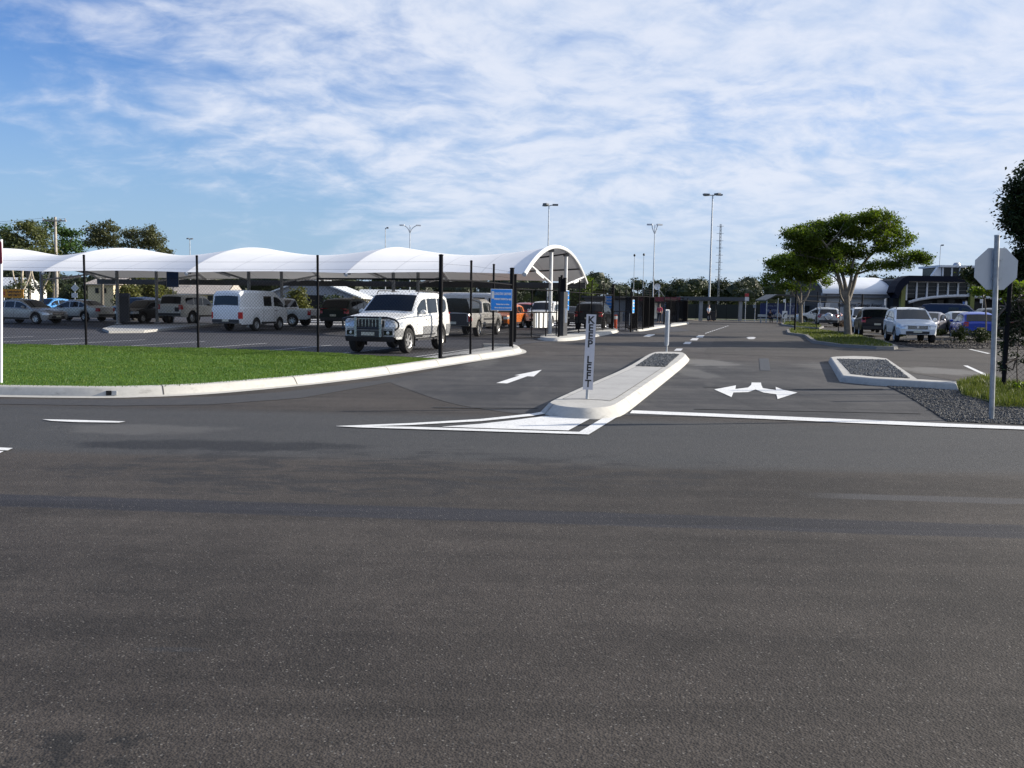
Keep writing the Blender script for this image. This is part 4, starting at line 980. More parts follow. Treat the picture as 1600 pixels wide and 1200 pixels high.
# entry gate
g0, g1 = G(803.2, 532, .01), G(870.5, 526.2, .10)
gate = thing('gate', 'black framed swing gate with a striped warning board across the car park entry', 'gate', g0)
gd = (g1 - g0); gd.z = 0; gl = gd.length; gd.normalize()
def gp_(u, z): return g0 + gd * u + Vector((0, 0, z))
fr = MB()
for z in (0.10, 1.22, 2.22): fr.tube([gp_(.1, z), gp_(gl - .05, z)], .028, 8)
for u in (.12, gl * .385, gl * .72, gl - .08): fr.tube([gp_(u, .06), gp_(u, 2.24)], .028, 8)
obj('gate_frame', fr, M_black, gate, 40)
mb = MB(); chain(mb, gp_(.12, 0), gp_(gl - .1, 0), 2.1, .1); obj('chain_mesh', mb, M_wire, gate)
gn = Vector((gd.y, -gd.x, 0))
bd = MB(); bo = gl * .40; bw = gl * .345; rzg = math.atan2(gd.y, gd.x)
bd.box(gp_(bo + bw / 2, .86) + gn * .045, (bw, .012, .66), rzg); board = obj('warning_board', bd, M_blackp, gate)
for k_ in range(3):
    st = MB(); st.box(gp_(bo + bw * (.22 + .31 * k_), .86) + gn * .053, (bw * .17, .008, .655), rzg); obj('white_stripe', st, M_white, board)
for (u, v, top, rr_, lb) in [(803.4, 531.5, 2.72, .07, 'thick black gate post left of the striped board'), (872.5, 528.5, 2.72, .05, 'slim black gate post at the closing end of the gate'), (875.8, 526.5, 2.85, .05, 'slim black post touching the dark gate cabinet')]:
    p = G(u, v, .08); q = thing('gate_post', lb, 'post', p, 'black gate posts'); obj('shaft', MB().box(p + Vector((0, 0, top / 2 - .05)), (rr_ * 1.5, rr_ * 1.5, top + .1), GA), M_black, q)
    obj('cap', MB().box(p + Vector((0, 0, top + .012)), (rr_ * 1.8, rr_ * 1.8, .022), GA), M_black, q)
p = G(879.5, 524.5, .14); q = thing('gate_motor', 'tall dark gate operator cabinet with a white strip beside the entry', 'cabinet', p)
obj('housing', MB().box(p + Vector((0, 0, 1.02)), (.22, .85, 2.04), -GA), pm('charcoal_cabinet', (.02, .021, .025), .5), q)
obj('head', MB().box(p + Vector((0, 0, 2.35)), (.20, .24, .60), -GA), M_black, q)
obj('marker_strip', MB().box(p + Vector((.10, -.47, .95)), (.10, .02, .66), -GA), M_white, q)

# fence runs beside the drive
F3 = [G(881, 522.5, .14), G(904, 520, .14), G(923.5, 518.5, .14), G(942, 516, .14), G(956.5, 513.8, .14)]
fence('black fence on the kerb in front of the black wagon', F3, 2.06, 2.72, rails=(2.08, .06), wires=(2.2, 2.36, 2.52, 2.66), ends=.085, pr=.034, wirer=.006)
F4 = [G(957.5, 513.5, .10), G(967, 513.6, .10), G(977, 513.0, .10), G(985.3, 516.6, .08)]
fence('black gate row with white marker boards right of the black wagon', F4, 2.0, 2.5, rails=(2.02, .10, 1.1), wires=(2.15, 2.3, 2.42), pr=.03, wirer=.008)
F5 = [G(985.3, 517.2, .08), G(995, 515.4, .10), G(1004, 514.4, .12), G(1013, 512.8, .12), G(1021, 511.2, .12)]
fence('dense black fence panel with blue signs halfway down the drive', F5, 2.06, 2.55, rails=(2.06, .08), wires=(2.2, 2.34, 2.48), pr=.04, wirer=.01, pitch=.07, wr=.0065)
F6 = [G(1037, 504.9, .12), G(1047, 504.6, .12), G(1057, 504.2, .12), G(1066, 503.9, .12), G(1073.5, 503.2, .12)]
fence('far black fence panel at the end of the drive', F6, 2.0, 2.2, rails=(2.0, .08), wires=(2.12,), pr=.04, wirer=.012, pitch=.065, wr=.0075)
F7 = [B(1241.5, 58, .13), B(1275, 60, .10), B(1310, 62, .05), B(1345, 64, .05)]
fence('thin black fence behind the two trees in the open car park', F7, 1.75, 2.55, rails=(1.95,), wires=(), pr=.03, ends=.055, pitch=.14, wr=.0022)
F8 = [G(1568, 606, .03), G(1650, 612, .03), G(1760, 621, .03)]
fence('overgrown wire fence at the right edge beside the grass', F8, 2.1, 2.25, rails=(), wires=(2.12,), pr=.035, ends=.045)
for (u0_, u1_, Y, zb_, zt_, lb) in [(966.5, 971.5, 58.2, .42, 1.15, 'small white striped board on the gate nearest the black wagon'), (982.2, 985.8, 55, .40, 1.12, 'narrow white board beside the last gate post'), (1005, 1011, 62.5, .40, 1.05, 'grey striped board on the dense black fence panel')]:
    a, b = B(u0_, Y), B(u1_, Y); w = (b - a).length; q = thing('marker_board', lb, 'board', (a + b) / 2 + Vector((0, -.12, zb_)), 'small boards on the far gates')
    c = (a + b) / 2 + Vector((0, -.12, (zb_ + zt_) / 2)); obj('panel', MB().box(c, (w, .015, zt_ - zb_)), M_alu if Y > 62 else M_white, q)
    for k_ in range(3): obj('stripe', MB().box(c + Vector((-w * .33 + w * .33 * k_, -.012, 0)), (w * .09, .008, zt_ - zb_ - .02)), M_blackp if Y < 62 else M_plastic, q)
# red and white barrier
p = B(961.5, 57, .0); q = thing('barrier_post', 'orange red and white post by the far gate', 'bollard', p)
obj('shaft', MB().tube([p, p + Vector((0, 0, 1.0))], .10, 10), pm('orange_plastic', (.55, .07, .02), .5), q, 40); obj('band', MB().tube([p + Vector((0, 0, .72)), p + Vector((0, 0, .92))], .106, 10), M_white, q, 40)

# blue car park signs
def bluesign(u0_, u1_, v0_, v1_, Y, label, lines, rz=0.0, white=True, pole=None, mat=M_blue):
    a, b = P(u0_, v1_, Y), P(u1_, v1_, Y); t_ = P((u0_ + u1_) / 2, v0_, Y); h = t_.z - a.z; w = (b.x - a.x) / max(.12, abs(math.cos(rz)))
    c = Vector(((a.x + b.x) / 2, Y, a.z + h / 2)); q = thing('info_sign', label, 'sign', Vector((c.x, c.y, a.z)), 'blue car park signs')
    rt_ = Vector((math.cos(rz), math.sin(rz), 0)); nn = Vector((rt_.y, -rt_.x, 0))
    obj('sign_panel', MB().box(c, (w, .012, h), rz), M_white, q)
    obj('sign_face', MB().box(c + nn * .008, (w - .035, .008, h - .035), rz), mat, q)
    if white: obj('emblem_panel', MB().box(c + nn * .013 - rt_ * (w * .40) + Vector((0, 0, h * .22)), (w * .12, .006, h * .34), rz), M_white, q)
    for (tx, size, dz, wd) in lines: text(tx, size * h, M_white, q, c + nn * .0135 + rt_ * (w * .06) + Vector((0, 0, dz * h)), rt_, (0, 0, 1), bold=.0045, width=wd * w)
    if pole is not None:
        obj('pole', MB().tube([Vector((c.x, c.y, pole)) - nn * .04, Vector((c.x, c.y, c.z + h / 2)) - nn * .04], .03, 8), M_galv, q, 40)
    return q
LS = [('LONG STAY CAR PARK', .15, .27, .78), ('OVERNIGHT PARKING ($ per night)', .11, .03, .80), ('Tickets from machine', .08, -.21, .62), ('Please display on dashboard', .075, -.37, .74)]
bluesign(766.3, 800, 451.5, 485, 27.55, 'large blue sign headed LONG STAY CAR PARK on the fence beside the gate', LS, R(11))
SH = [('LONG STAY CAR PARK', .12, .26, .7), ('OVERNIGHT PARKING', .10, .02, .72), ('Tickets from machine', .06, -.25, .66)]
bluesign(883.5, 889, 454, 485, 44.5, 'narrow blue sign turned edge on beside the gate cabinet', SH, R(68))
bluesign(945.3, 956, 462.5, 482, 59, 'small blue sign facing us on the fence above the black wagon', SH, R(8))
bluesign(987.4, 991.4, 468.5, 489, 54, 'narrow blue sign turned away on the second gate row', SH, R(66))
bluesign(1015, 1021.2, 474.5, 485.5, 65, 'dull blue sign on the end of the dense fence panel', SH[:2], R(8), mat=pm('faded_blue_face', (.05, .13, .33), .5))
bluesign(1037, 1040.2, 472.5, 487, 82, 'thin blue sign at the start of the far fence panel', SH[:2], R(60))
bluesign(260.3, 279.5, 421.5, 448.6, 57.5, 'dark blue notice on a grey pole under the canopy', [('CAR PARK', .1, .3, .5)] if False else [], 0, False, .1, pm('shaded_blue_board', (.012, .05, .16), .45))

# ------------------------------------------------------------------ keep left signs on the median
pb = G(917.3, 623, .155)
q = thing('keep_left_sign', 'narrow white board reading KEEP LEFT downwards on the near end of the median', 'sign', pb)
lean = Vector((.028, 0, 1)).normalized(); H0, H1 = (P(918, 608.5, pb.y).z - pb.z), (P(919, 491, pb.y).z - pb.z)
obj('post', MB().tube([pb - lean * .05, pb + lean * (H1 - .02)], .024, 10), M_galv, q, 40)
hh = H1 - H0; cc = pb + lean * ((H0 + H1) / 2) + Vector((0, -.034, 0)); rt_ = Vector((1, 0, -.028)).normalized()
tl = Matrix((rt_, Vector((0, 1, 0)), lean)).transposed()
obj('sign_board', MB().box(cc, (.150, .012, hh), 0, tl), pm('reflective_white_face', (.52, .52, .56), .35, 0, .06), q)
for i, ch in enumerate('KEEP LEFT'):
    if ch != ' ': text(ch, .155, M_blackp, q, cc + Vector((0, -.0065, 0)) + lean * (hh * (.422 - .1055 * i)) , rt_, lean, bold=.004)
pb = G(1041.5, 548.8, .155)
q = thing('keep_left_sign', 'bare grey back of a narrow board on the far end of the median', 'sign', pb)
H1 = P(1044, 483.5, pb.y).z - pb.z
obj('post', MB().tube([pb - Vector((0, 0, .05)), pb + Vector((0, 0, H1 - .03))], .028, 10), M_galv, q, 40)
obj('sign_board', MB().box(pb + Vector((.0, .045, H1 / 2 + .09)), (.15, .014, H1 - .18), R(30)), M_alu, q)
obj('mount_channel', MB().box(pb + Vector((.035, -.01, H1 / 2 + .09)), (.04, .05, H1 - .25), R(20)), M_white, q)
# octagonal sign seen from behind
pb = G(1549, 655, .012); q = thing('octagonal_sign', 'bare metal back of an eight sided sign on a tall steel post at the right', 'sign', pb)
top = P(1558, 367, pb.y); lean = (top - pb); Ht = lean.length; lean.normalize()
obj('post', MB().tube([pb - lean * .1, pb + lean * (Ht - .015)], .036, 14), pm('weathered_steel_post', (.30, .315, .33), .5, .5, .25, 9), q, 40); obj('cap', MB().tube([pb + lean * (Ht - .02), pb + lean * Ht], .040, 14), M_galv, q, 40)
c = P(1556.2, 420.2, pb.y + .06); rr_ = .30 / math.cos(R(22.5)); rt_ = Vector((math.cos(R(-4)), math.sin(R(-4)), 0)); upv = (lean - rt_ * lean.dot(rt_)).normalized(); nn = rt_.cross(upv)
mb = MB(); fr_ = [c + rt_ * (rr_ * math.cos(R(22.5 + 45 * i))) + upv * (rr_ * math.sin(R(22.5 + 45 * i))) for i in range(8)]
b_ = len(mb.v); mb.v += [tuple(p + nn * .004) for p in fr_] + [tuple(p - nn * .004) for p in fr_]; mb.f += [tuple(range(8)), tuple(range(15, 7, -1))] + [(i, 8 + i, 8 + (i + 1) % 8, (i + 1) % 8) for i in range(8)]
obj('sign_plate', mb, M_alu, q)
for dz in (-.14, .14): obj('clamp', MB().box(c + upv * dz + nn * .025, (.13, .045, .03)), M_galv, q)
obj('stiffener', MB().box(c + nn * .011 - rt_ * .045, (.03, .016, .56), 0, Matrix((rt_, -nn, upv)).transposed()), M_alu, q)
# red sign on a white post, left edge
pb = G(1, 598.5, .15); q = thing('parking_sign', 'dark red sign panel on a white post at the left edge', 'sign', pb)
tp_ = P(1.5, 374, pb.y); obj('post', MB().tube([pb - Vector((0, 0, .1)), tp_], .027, 10), pm('white_steel_post', (.62, .64, .68), .45), q, 40)
z0_, z1_ = P(0, 413, pb.y).z, P(0, 376, pb.y).z; wv_ = .46
mb = MB(); cx_ = P(5, 395, pb.y).x - wv_ / 2; rc = .035; pts = []
for (sx_, sz_, a0_) in ((1, 1, 0), (-1, 1, 90), (-1, -1, 180), (1, -1, 270)):
    for k_ in range(5): an = R(a0_ + 22.5 * k_); pts.append((cx_ + sx_ * (wv_ / 2 - rc) + rc * math.cos(an), (z0_ + z1_) / 2 + sz_ * ((z1_ - z0_) / 2 - rc) + rc * math.sin(an)))
n_ = len(pts)
def plate(off, sc, mt, nm):
    m_ = MB(); cz_ = (z0_ + z1_) / 2
    m_.v = [(cx_ + (x - cx_) * sc, pb.y - .03 - off, cz_ + (z - cz_) * sc) for x, z in pts] + [(cx_ + (x - cx_) * sc, pb.y - .028 - off + .006, cz_ + (z - cz_) * sc) for x, z in pts]
    m_.f = [tuple(range(n_))[::-1], tuple(range(n_, 2 * n_))] + [(i, (i + 1) % n_, n_ + (i + 1) % n_, n_ + i) for i in range(n_)]
    return obj(nm, m_, mt, q)
plate(0, 1, M_white, 'sign_panel'); plate(.006, .975, pm('maroon_sign_face', (.20, .010, .028), .4), 'sign_face')

# ------------------------------------------------------------------ shade canopy
N0 = Vector((0.50, 42.0, 0)); LB = 9.1; SPAN = 15.2; HF = 2.98; RISE = 1.72; NB = 4
def cpt(s, a, dz=0.0):
    t = a / SPAN; u = abs(math.sin(math.pi * (s / LB)))
    k2 = 1 - abs(2 * t - 1) ** 2.15
    a2 = a + 0.75 * u * (1 - 2 * t); h = HF + RISE * k2 - 0.46 * u * k2 + .10 * u * (1 - k2)
    p = N0 + EL * s + ED * a2; return Vector((p.x, p.y, h + dz))
M_fab = bpy.data.materials.new('white_shade_fabric'); M_fab.use_nodes = True; t = NT(M_fab.node_tree); p = t.n['Principled BSDF']
cc_ = t.ramp(t.noise(.6, 4, .6, t.obj()), [(.3, (.78, .79, .80)), (.7, (.86, .86, .86))])
ox_, oy_, oz_ = t.sep(t.obj()); sc_ = t.m('ADD', t.m('MULTIPLY', ox_, EL.x / 2.275), t.m('MULTIPLY', oy_, EL.y / 2.275))
seam_ = t.mr(t.m('ABSOLUTE', t.m('SUBTRACT', t.m('FRACT', sc_), .5)), .474, .492, 0.0, .45)
cc_ = t.mix(seam_, cc_, (.50, .51, .53)); cc_ = t.mix(t.mr(t.noise(2.2, 6, .7, t.mapping(t.obj(), (1, .4, 1))), .58, .8, 0, .18), cc_, (.45, .43, .40)); t.l.new(cc_, p.inputs['Base Color']); p.inputs['Roughness'].default_value = .55
tr = t.n.new('ShaderNodeBsdfTranslucent'); tr.inputs['Color'].default_value = (.75, .74, .72, 1); ms = t.n.new('ShaderNodeMixShader'); ms.inputs[0].default_value = .10
t.l.new(p.outputs[0], ms.inputs[1]); t.l.new(tr.outputs[0], ms.inputs[2]); t.l.new(ms.outputs[0], t.n['Material Output'].inputs['Surface'])
M_wsteel = pm('white_painted_steel', (.66, .67, .68), .4, 0, .05); M_gsteel = pm('grey_painted_steel', (.30, .31, .32), .45, 0, .08); M_dsteel = pm('dark_purlin_steel', (.055, .056, .06), .5)
can = thing('shade_canopy', 'long white tensile shade canopy of arched bays over the car park', 'canopy', N0)
for b in range(NB):
    mb = MB(); mb.quadgrid([[cpt(b * LB + LB * i / 20, SPAN * j / 36) for i in range(21)] for j in range(37)])
    obj('fabric_bay', mb, M_fab, can, 180)
for k_ in range(NB + 1):
    s = k_ * LB; rad = .085 if k_ else .11
    obj('arch_rib', MB().tube([cpt(s, SPAN * j / 40, -.10 if k_ else -.02) for j in range(41)], rad, 8), M_wsteel, can, 40)
    for a in (5.9, 9.6):
        f = N0 + EL * (s + (.0 if k_ else .12)) + ED * a; ht = cpt(s, a).z - .2
        col_ = obj('column', MB().tube([(f.x, f.y, 0), (f.x, f.y, ht)], .10, 12), M_wsteel if k_ == 0 else M_gsteel, can, 40)
        obj('base_plate', MB().box((f.x, f.y, .02), (.36, .36, .03), GA), M_galv, col_)
        obj('head_bracket', MB().box((f.x, f.y, ht), (.26, .26, .16), GA), M_dsteel, col_)
        sg = -1 if a < 7 else 1; e = cpt(s, a + sg * 4.6, -.14)
        st = obj('brace', MB().tube([(f.x, f.y, 2.72), e], .055, 8), M_wsteel if k_ == 0 else M_gsteel, can, 40)
        lm = Vector((f.x, f.y, 2.72)).lerp(e, .42); le = Vector((f.x, f.y, 2.72)).lerp(e, .80)
        obj('strip_light', MB().tube([lm - Vector((0, 0, .10)), le - Vector((0, 0, .10))], .05, 6), M_white, st)
for a in (2.2, 5.9, 9.6, 13.0):
    mb = MB()
    mb.tube([cpt(k_ * LB / 8, a, -.13) for k_ in range(NB * 8 + 1)], .05, 6)
    obj('purlin', mb, M_dsteel, can, 40)
for k_ in range(1, NB + 1):
    for sg in (-1, 1):
        mb = MB(); tip = cpt(k_ * LB, .15, -.06); mb.tube([tip, cpt((k_ + .42 * sg) * LB, 2.2, -.18)], .05, 6); mb.box(tip + Vector((0, 0, -.04)), (.32, .2, .07), GA); obj('corner_strut', mb, M_dsteel, can)
mb = MB(); 
for k_ in range(NB):
    a_, b_ = cpt(k_ * LB, SPAN - .25), cpt((k_ + 1) * LB, SPAN - .25); m_ = (a_ + b_) / 2; m_.z = HF - .20; d_ = (b_ - a_); mb.box(m_, (.16, d_.xy.length, .36), math.atan2(d_.y, d_.x) - math.pi / 2)
obj('edge_beam', mb, M_dsteel, can)
# grey ticket pillar under the canopy
p = B(194.5, 56.5, .12); q = thing('ticket_pillar', 'dark grey square pillar at the front of the canopy walkway', 'pillar', p)
obj('housing', MB().box(p + Vector((0, 0, .88)), (.62, .5, 1.76), GA), pm('slate_cabinet', (.05, .052, .062), .5), q); obj('head_panel', MB().box(p + Vector((.1, 0, 1.68)), (.5, .54, .2), GA), pm('blue_grey_panel', (.07, .08, .12), .5), q)
# ------------------------------------------------------------------ trees and shrubs
def leaf_cloud(cent, n, spread, size, flat=0.5):
    """n small leaf sprays round each centre (numpy)"""
    cent = np.asarray(cent, float); C_ = np.repeat(cent, n, 0); m_ = len(C_)
    sp_ = np.asarray(spread, float)
    p = C_ + RNG.normal(0, 1, (m_, 3)) * sp_
    nrm = RNG.normal(0, 1, (m_, 3)); nrm[:, 2] = np.abs(nrm[:, 2]) + flat; nrm /= np.linalg.norm(nrm, axis=1)[:, None]
    a = np.cross(nrm, RNG.normal(0, 1, (m_, 3))); a /= np.linalg.norm(a, axis=1)[:, None]; b = np.cross(nrm, a)
    s = size * RNG.uniform(.55, 1.3, (m_, 1)); l = s * RNG.uniform(.9, 1.5, (m_, 1)); w = s * .42
    dr = np.array([0, 0, -1.0]) * s * .25
    V = np.stack([p - a * l * .5, p + b * w, p + a * l * .5 + dr, p - b * w], 1).reshape(-1, 3)
    return V, np.arange(m_ * 4).reshape(m_, 4)
def ell_points(c, rad, k_, shell=.55):
    pts = []
    while len(pts) < k_:
        d = RNG.normal(0, 1, 3); d /= np.linalg.norm(d); r_ = (shell + (1 - shell) * RNG.random()) if RNG.random() < .8 else RNG.random()
        pts.append(np.array(c) + d * r_ * np.array(rad))
    return pts
def tree(name, label, base, limbs, pads, leaf, bark, n=60, spread=.22, size=.16, dens=1.0, group=None, cat='tree', flat=.5, shell=.5, twigs=True):
    t_ = thing(name, label, cat, base, group); mb = MB()
    for pts, r_ in limbs: q_ = smooth_path(pts, 2); rr_ = [r_[0] + (r_[1] - r_[0]) * (i / (len(q_) - 1)) ** .8 for i in range(len(q_))]; mb.tube(q_, rr_, 8)
    cents = []
    for c, rad, k_ in pads: cents += ell_points(c, rad, max(3, int(k_ * dens)), shell)
    if twigs and limbs:
        ends = [np.array(pts[j]) for pts, _ in limbs for j in range(1, len(pts))]
        for c in cents[::3]:
            e = min(ends, key=lambda e_: np.linalg.norm(e_ - c)); d = np.linalg.norm(e - c)
            if .25 < d < 3.5: m_ = (e + c) / 2 + RNG.normal(0, .12, 3); mb.tube([e, m_, c], [.028, .018, .007], 4, False)
    obj('trunk', mb, bark, t_, 60)
    obj('crown', MB().arrays(*leaf_cloud(cents, n, (spread, spread, spread * .65), size, flat)), leaf, t_)
    return t_
L_main = leafmat('flame_tree_leaf', (0.022, 0.052, 0.006), (0.125, 0.170, 0.018), .42, .6)
L_dark = leafmat('dark_fig_leaf', (0.008, 0.018, 0.006), (0.030, 0.050, 0.014), .15, .8)
L_gum = leafmat('gum_leaf', (0.050, 0.070, 0.028), (0.140, 0.150, 0.060), .3, .5)
L_pine = leafmat('green_pine_leaf', (0.018, 0.050, 0.012), (0.060, 0.110, 0.022), .2, .5)
L_olive = leafmat('olive_gum_leaf', (0.045, 0.055, 0.030), (0.120, 0.125, 0.065), .28, .6)
L_wood = leafmat('far_wood_leaf', (0.014, 0.024, 0.012), (0.048, 0.060, 0.028), .12, .05)
L_lime = leafmat('lime_leaf', (0.050, 0.095, 0.010), (0.160, 0.210, 0.025), .45, .8)
L_bush = leafmat('clipped_bush_leaf', (0.014, 0.026, 0.010), (0.045, 0.065, 0.020), .2, 1.5)
L_hedge = leafmat('sunlit_shrub_leaf', (0.050, 0.065, 0.016), (0.150, 0.150, 0.045), .3, .7)
def TP(Y0):
    def f(u, v, dy=0.0): p = P(u, v, Y0); return (p.x, Y0 + dy, p.z)
    return f
def TPAD(tp, sc):
    return lambda u, v, ru, rv, dy, ry, k_: (tp(u, v, dy), (ru * sc, ry, rv * sc), k_)
# the big spreading tree
Y = 50; tp = TP(Y); pad = TPAD(tp, Y / F); b0 = B(1325, Y, .12)
fork = tp(1323, 462); base = tuple(b0)
limbs = [([base, tp(1324, 500), tp(1323, 480), fork], (.235, .165)),
 ([tp(1322, 470), tp(1314, 445, .1), tp(1300, 410, -.4), tp(1284, 385, -.8), tp(1262, 366, -1.0)], (.16, .035)),
 ([fork, tp(1322, 440, .2), tp(1318, 415, .6), tp(1305, 385, 1.0), tp(1298, 364, 1.2)], (.15, .03)),
 ([fork, tp(1328, 440, -.2), tp(1330, 415, -.1), tp(1343, 388, .3), tp(1350, 366, .5)], (.13, .03)),
 ([tp(1325, 470), tp(1337, 445, .3), tp(1344, 425, .5), tp(1366, 403, 1.0), tp(1390, 384, 1.6), tp(1404, 372, 1.6)], (.15, .03)),
 ([tp(1343, 428, .5), tp(1368, 418, -.2), tp(1396, 411, -.9), tp(1418, 407, -1.2)], (.07, .02)),
 ([tp(1322, 478), tp(1308, 462, -.4), tp(1305, 446, -.7), tp(1296, 434, -.9), tp(1281, 428, -1.1)], (.07, .02)),
 ([tp(1302, 412, -.4), tp(1282, 405, -.2), tp(1262, 400, .2)], (.05, .015)),
 ([tp(1306, 385, 1.0), tp(1282, 362, 1.6), tp(1262, 352, 1.8)], (.05, .015)), ([tp(1343, 388, .3), tp(1366, 372, .2), tp(1382, 362, .1)], (.05, .015)),
 ([tp(1322, 425, .5), tp(1340, 400, 1.6), tp(1350, 380, 2.2)], (.05, .015)), ([tp(1392, 378, 1.4), tp(1420, 369, 1.0), tp(1436, 371, .8)], (.03, .01))]
pads = [pad(1250, 369, 27, 9, -.8, 1.3, 34), pad(1232, 364, 14, 6, -.6, .8, 12), pad(1280, 355, 34, 11, .8, 1.6, 52), pad(1322, 350, 34, 12, .2, 1.7, 58), pad(1352, 343, 34, 10, -.9, 1.5, 52), pad(1392, 352, 26, 11, .7, 1.5, 44), pad(1412, 362, 16, 7, .9, .9, 16), pad(1433, 370, 9, 4, .8, .5, 7),
 pad(1318, 340, 9, 7, 0, .6, 8), pad(1268, 394, 26, 10, .8, 1.6, 34), pad(1252, 382, 22, 8, .4, 1.4, 22), pad(1290, 410, 18, 8, .6, 1.2, 14), pad(1305, 366, 50, 9, .6, 2.0, 46), pad(1360, 366, 40, 9, .2, 1.8, 36), pad(1275, 378, 34, 10, .6, 1.8, 30), pad(1320, 390, 40, 10, .8, 1.8, 34), pad(1272, 408, 24, 10, 1.2, 1.4, 20), pad(1400, 376, 28, 8, .8, 1.4, 20), pad(1330, 408, 40, 9, 1.4, 1.5, 22), pad(1300, 376, 30, 8, 1.4, 1.2, 26), pad(1262, 385, 26, 8, -.2, 1.2, 24), pad(1295, 396, 24, 7, -.6, 1.1, 22), pad(1340, 378, 24, 7, 2.0, 1.0, 18), pad(1352, 396, 26, 7, 1.0, 1.2, 24), pad(1385, 388, 26, 7, .2, 1.2, 26), pad(1410, 402, 28, 7, -1.0, 1.2, 28), pad(1392, 414, 30, 7, -.8, 1.2, 26), pad(1425, 408, 15, 5, -1.1, .7, 12), pad(1360, 417, 22, 6, -.2, 1, 16), pad(1330, 424, 16, 5, .3, .8, 9), pad(1300, 420, 16, 6, -1.0, .8, 10)]
tree('spreading_tree', 'big spreading flat topped tree with a forked pale trunk on the grass island', b0, limbs, pads, L_main, M_bark, 82, .165, .10, .80, shell=.35)
# second tree
Y = 84; tp = TP(Y); pad = TPAD(tp, Y / F); b0 = B(1251, Y, .12)
limbs = [([tuple(b0), tp(1251, 490), tp(1251, 474)], (.22, .17)), ([tp(1251, 480), tp(1246, 462), tp(1238, 447, .5), tp(1222, 432, .8)], (.12, .03)), ([tp(1251, 476), tp(1254, 455, .4), tp(1252, 436, .8), tp(1246, 418, 1)], (.12, .03)), ([tp(1251, 478), tp(1262, 458, -.4), tp(1268, 444, .4), tp(1274, 432, .6)], (.12, .03)), ([tp(1250, 478), tp(1240, 465, -.6), tp(1228, 452, -1.2), tp(1212, 446, -1.4)], (.08, .02))]
pads = [pad(1212, 416, 20, 10, 0, 1.6, 30), pad(1240, 404, 26, 10, .6, 1.8, 44), pad(1268, 410, 22, 11, -.6, 1.6, 36), pad(1204, 434, 15, 8, -1, 1.2, 20), pad(1238, 428, 26, 10, .4, 2, 40), pad(1268, 434, 20, 8, .8, 1.4, 26), pad(1222, 446, 16, 6, -1.2, 1, 14), pad(1192, 444, 6, 4, -1, .5, 5), pad(1284, 428, 10, 10, -.4, 1, 12), pad(1250, 450, 20, 5, .8, 1.2, 9), pad(1285, 412, 16, 14, .5, 1.6, 30), pad(1262, 398, 24, 9, 0, 1.8, 32), pad(1282, 398, 16, 10, .3, 1.6, 24), pad(1226, 408, 20, 9, .4, 1.5, 22), pad(1255, 420, 34, 12, 0, 2, 40), pad(1292, 440, 10, 8, 0, 1.2, 9)]
tree('spreading_tree', 'smaller leafy tree behind the big spreading tree, left of it', b0, limbs, pads, L_main, M_bark, 70, .25, .155, .85, shell=.35)
# dark tree at the right edge
Y = 42; tp = TP(Y); pad = TPAD(tp, Y / F); b0 = B(1725, Y, 0)
pads = [pad(1720, 350, 105, 70, 0, 3.4, 240), pad(1640, 300, 48, 34, -1, 2, 80), pad(1608, 330, 36, 30, -.5, 2, 66), pad(1618, 375, 40, 30, -1, 2, 70), pad(1612, 415, 28, 22, 0, 1.6, 44), pad(1580, 296, 22, 8, -1, 1, 20), pad(1600, 272, 16, 9, -1, 1, 14), pad(1578, 352, 18, 6, -1, .9, 14), pad(1592, 405, 16, 14, -.6, 1, 14), pad(1640, 430, 40, 20, -1, 1.6, 36), pad(1572, 322, 10, 5, -1, .6, 7)]
tree('dark_tree', 'dense dark tree reaching in from the right edge above the octagonal sign', b0, [([tuple(b0), tp(1724, 470), tp(1722, 400)], (.36, .22)), ([tp(1722, 420), tp(1680, 380), tp(1640, 340)], (.16, .04)), ([tp(1722, 430), tp(1670, 420), tp(1620, 400)], (.14, .04))], pads, L_dark, M_barkd, 80, .28, .15)
# lime young tree and overgrown fence
Y = 36; tp = TP(Y); pad = TPAD(tp, Y / F); b0 = B(1574, Y, 0)
tree('young_tree', 'young lime green tree behind the octagonal sign post', b0, [([tuple(b0), tp(1572, 500), tp(1576, 462)], (.05, .03)), ([tp(1574, 480), tp(1562, 455)], (.03, .01)), ([tp(1575, 480), tp(1590, 452)], (.03, .01))], [pad(1584, 450, 18, 12, 0, .5, 20), pad(1566, 458, 14, 9, .2, .4, 12), pad(1592, 463, 12, 8, 0, .4, 10), pad(1550, 452, 16, 8, .5, .4, 9)], L_lime, M_bark, 34, .14, .13)
Y = 44; tp = TP(Y); pad = TPAD(tp, Y / F); b0 = B(1540, Y, 0)
tree('young_tree', 'thin dark leaved sapling seen left of the octagonal sign plate', b0, [([tuple(b0), tp(1541, 490), tp(1537, 455)], (.05, .03)), ([tp(1538, 470), tp(1525, 440)], (.03, .01))], [pad(1528, 436, 14, 12, 0, .6, 14), pad(1518, 427, 10, 8, .2, .4, 9), pad(1545, 448, 16, 10, 0, .5, 14), pad(1526, 455, 10, 6, 0, .4, 6)], L_bush, M_bark, 30, .18, .15)
b0 = G(1590, 606, .03); Y = b0.y; tp = TP(Y); pad = TPAD(tp, Y / F)
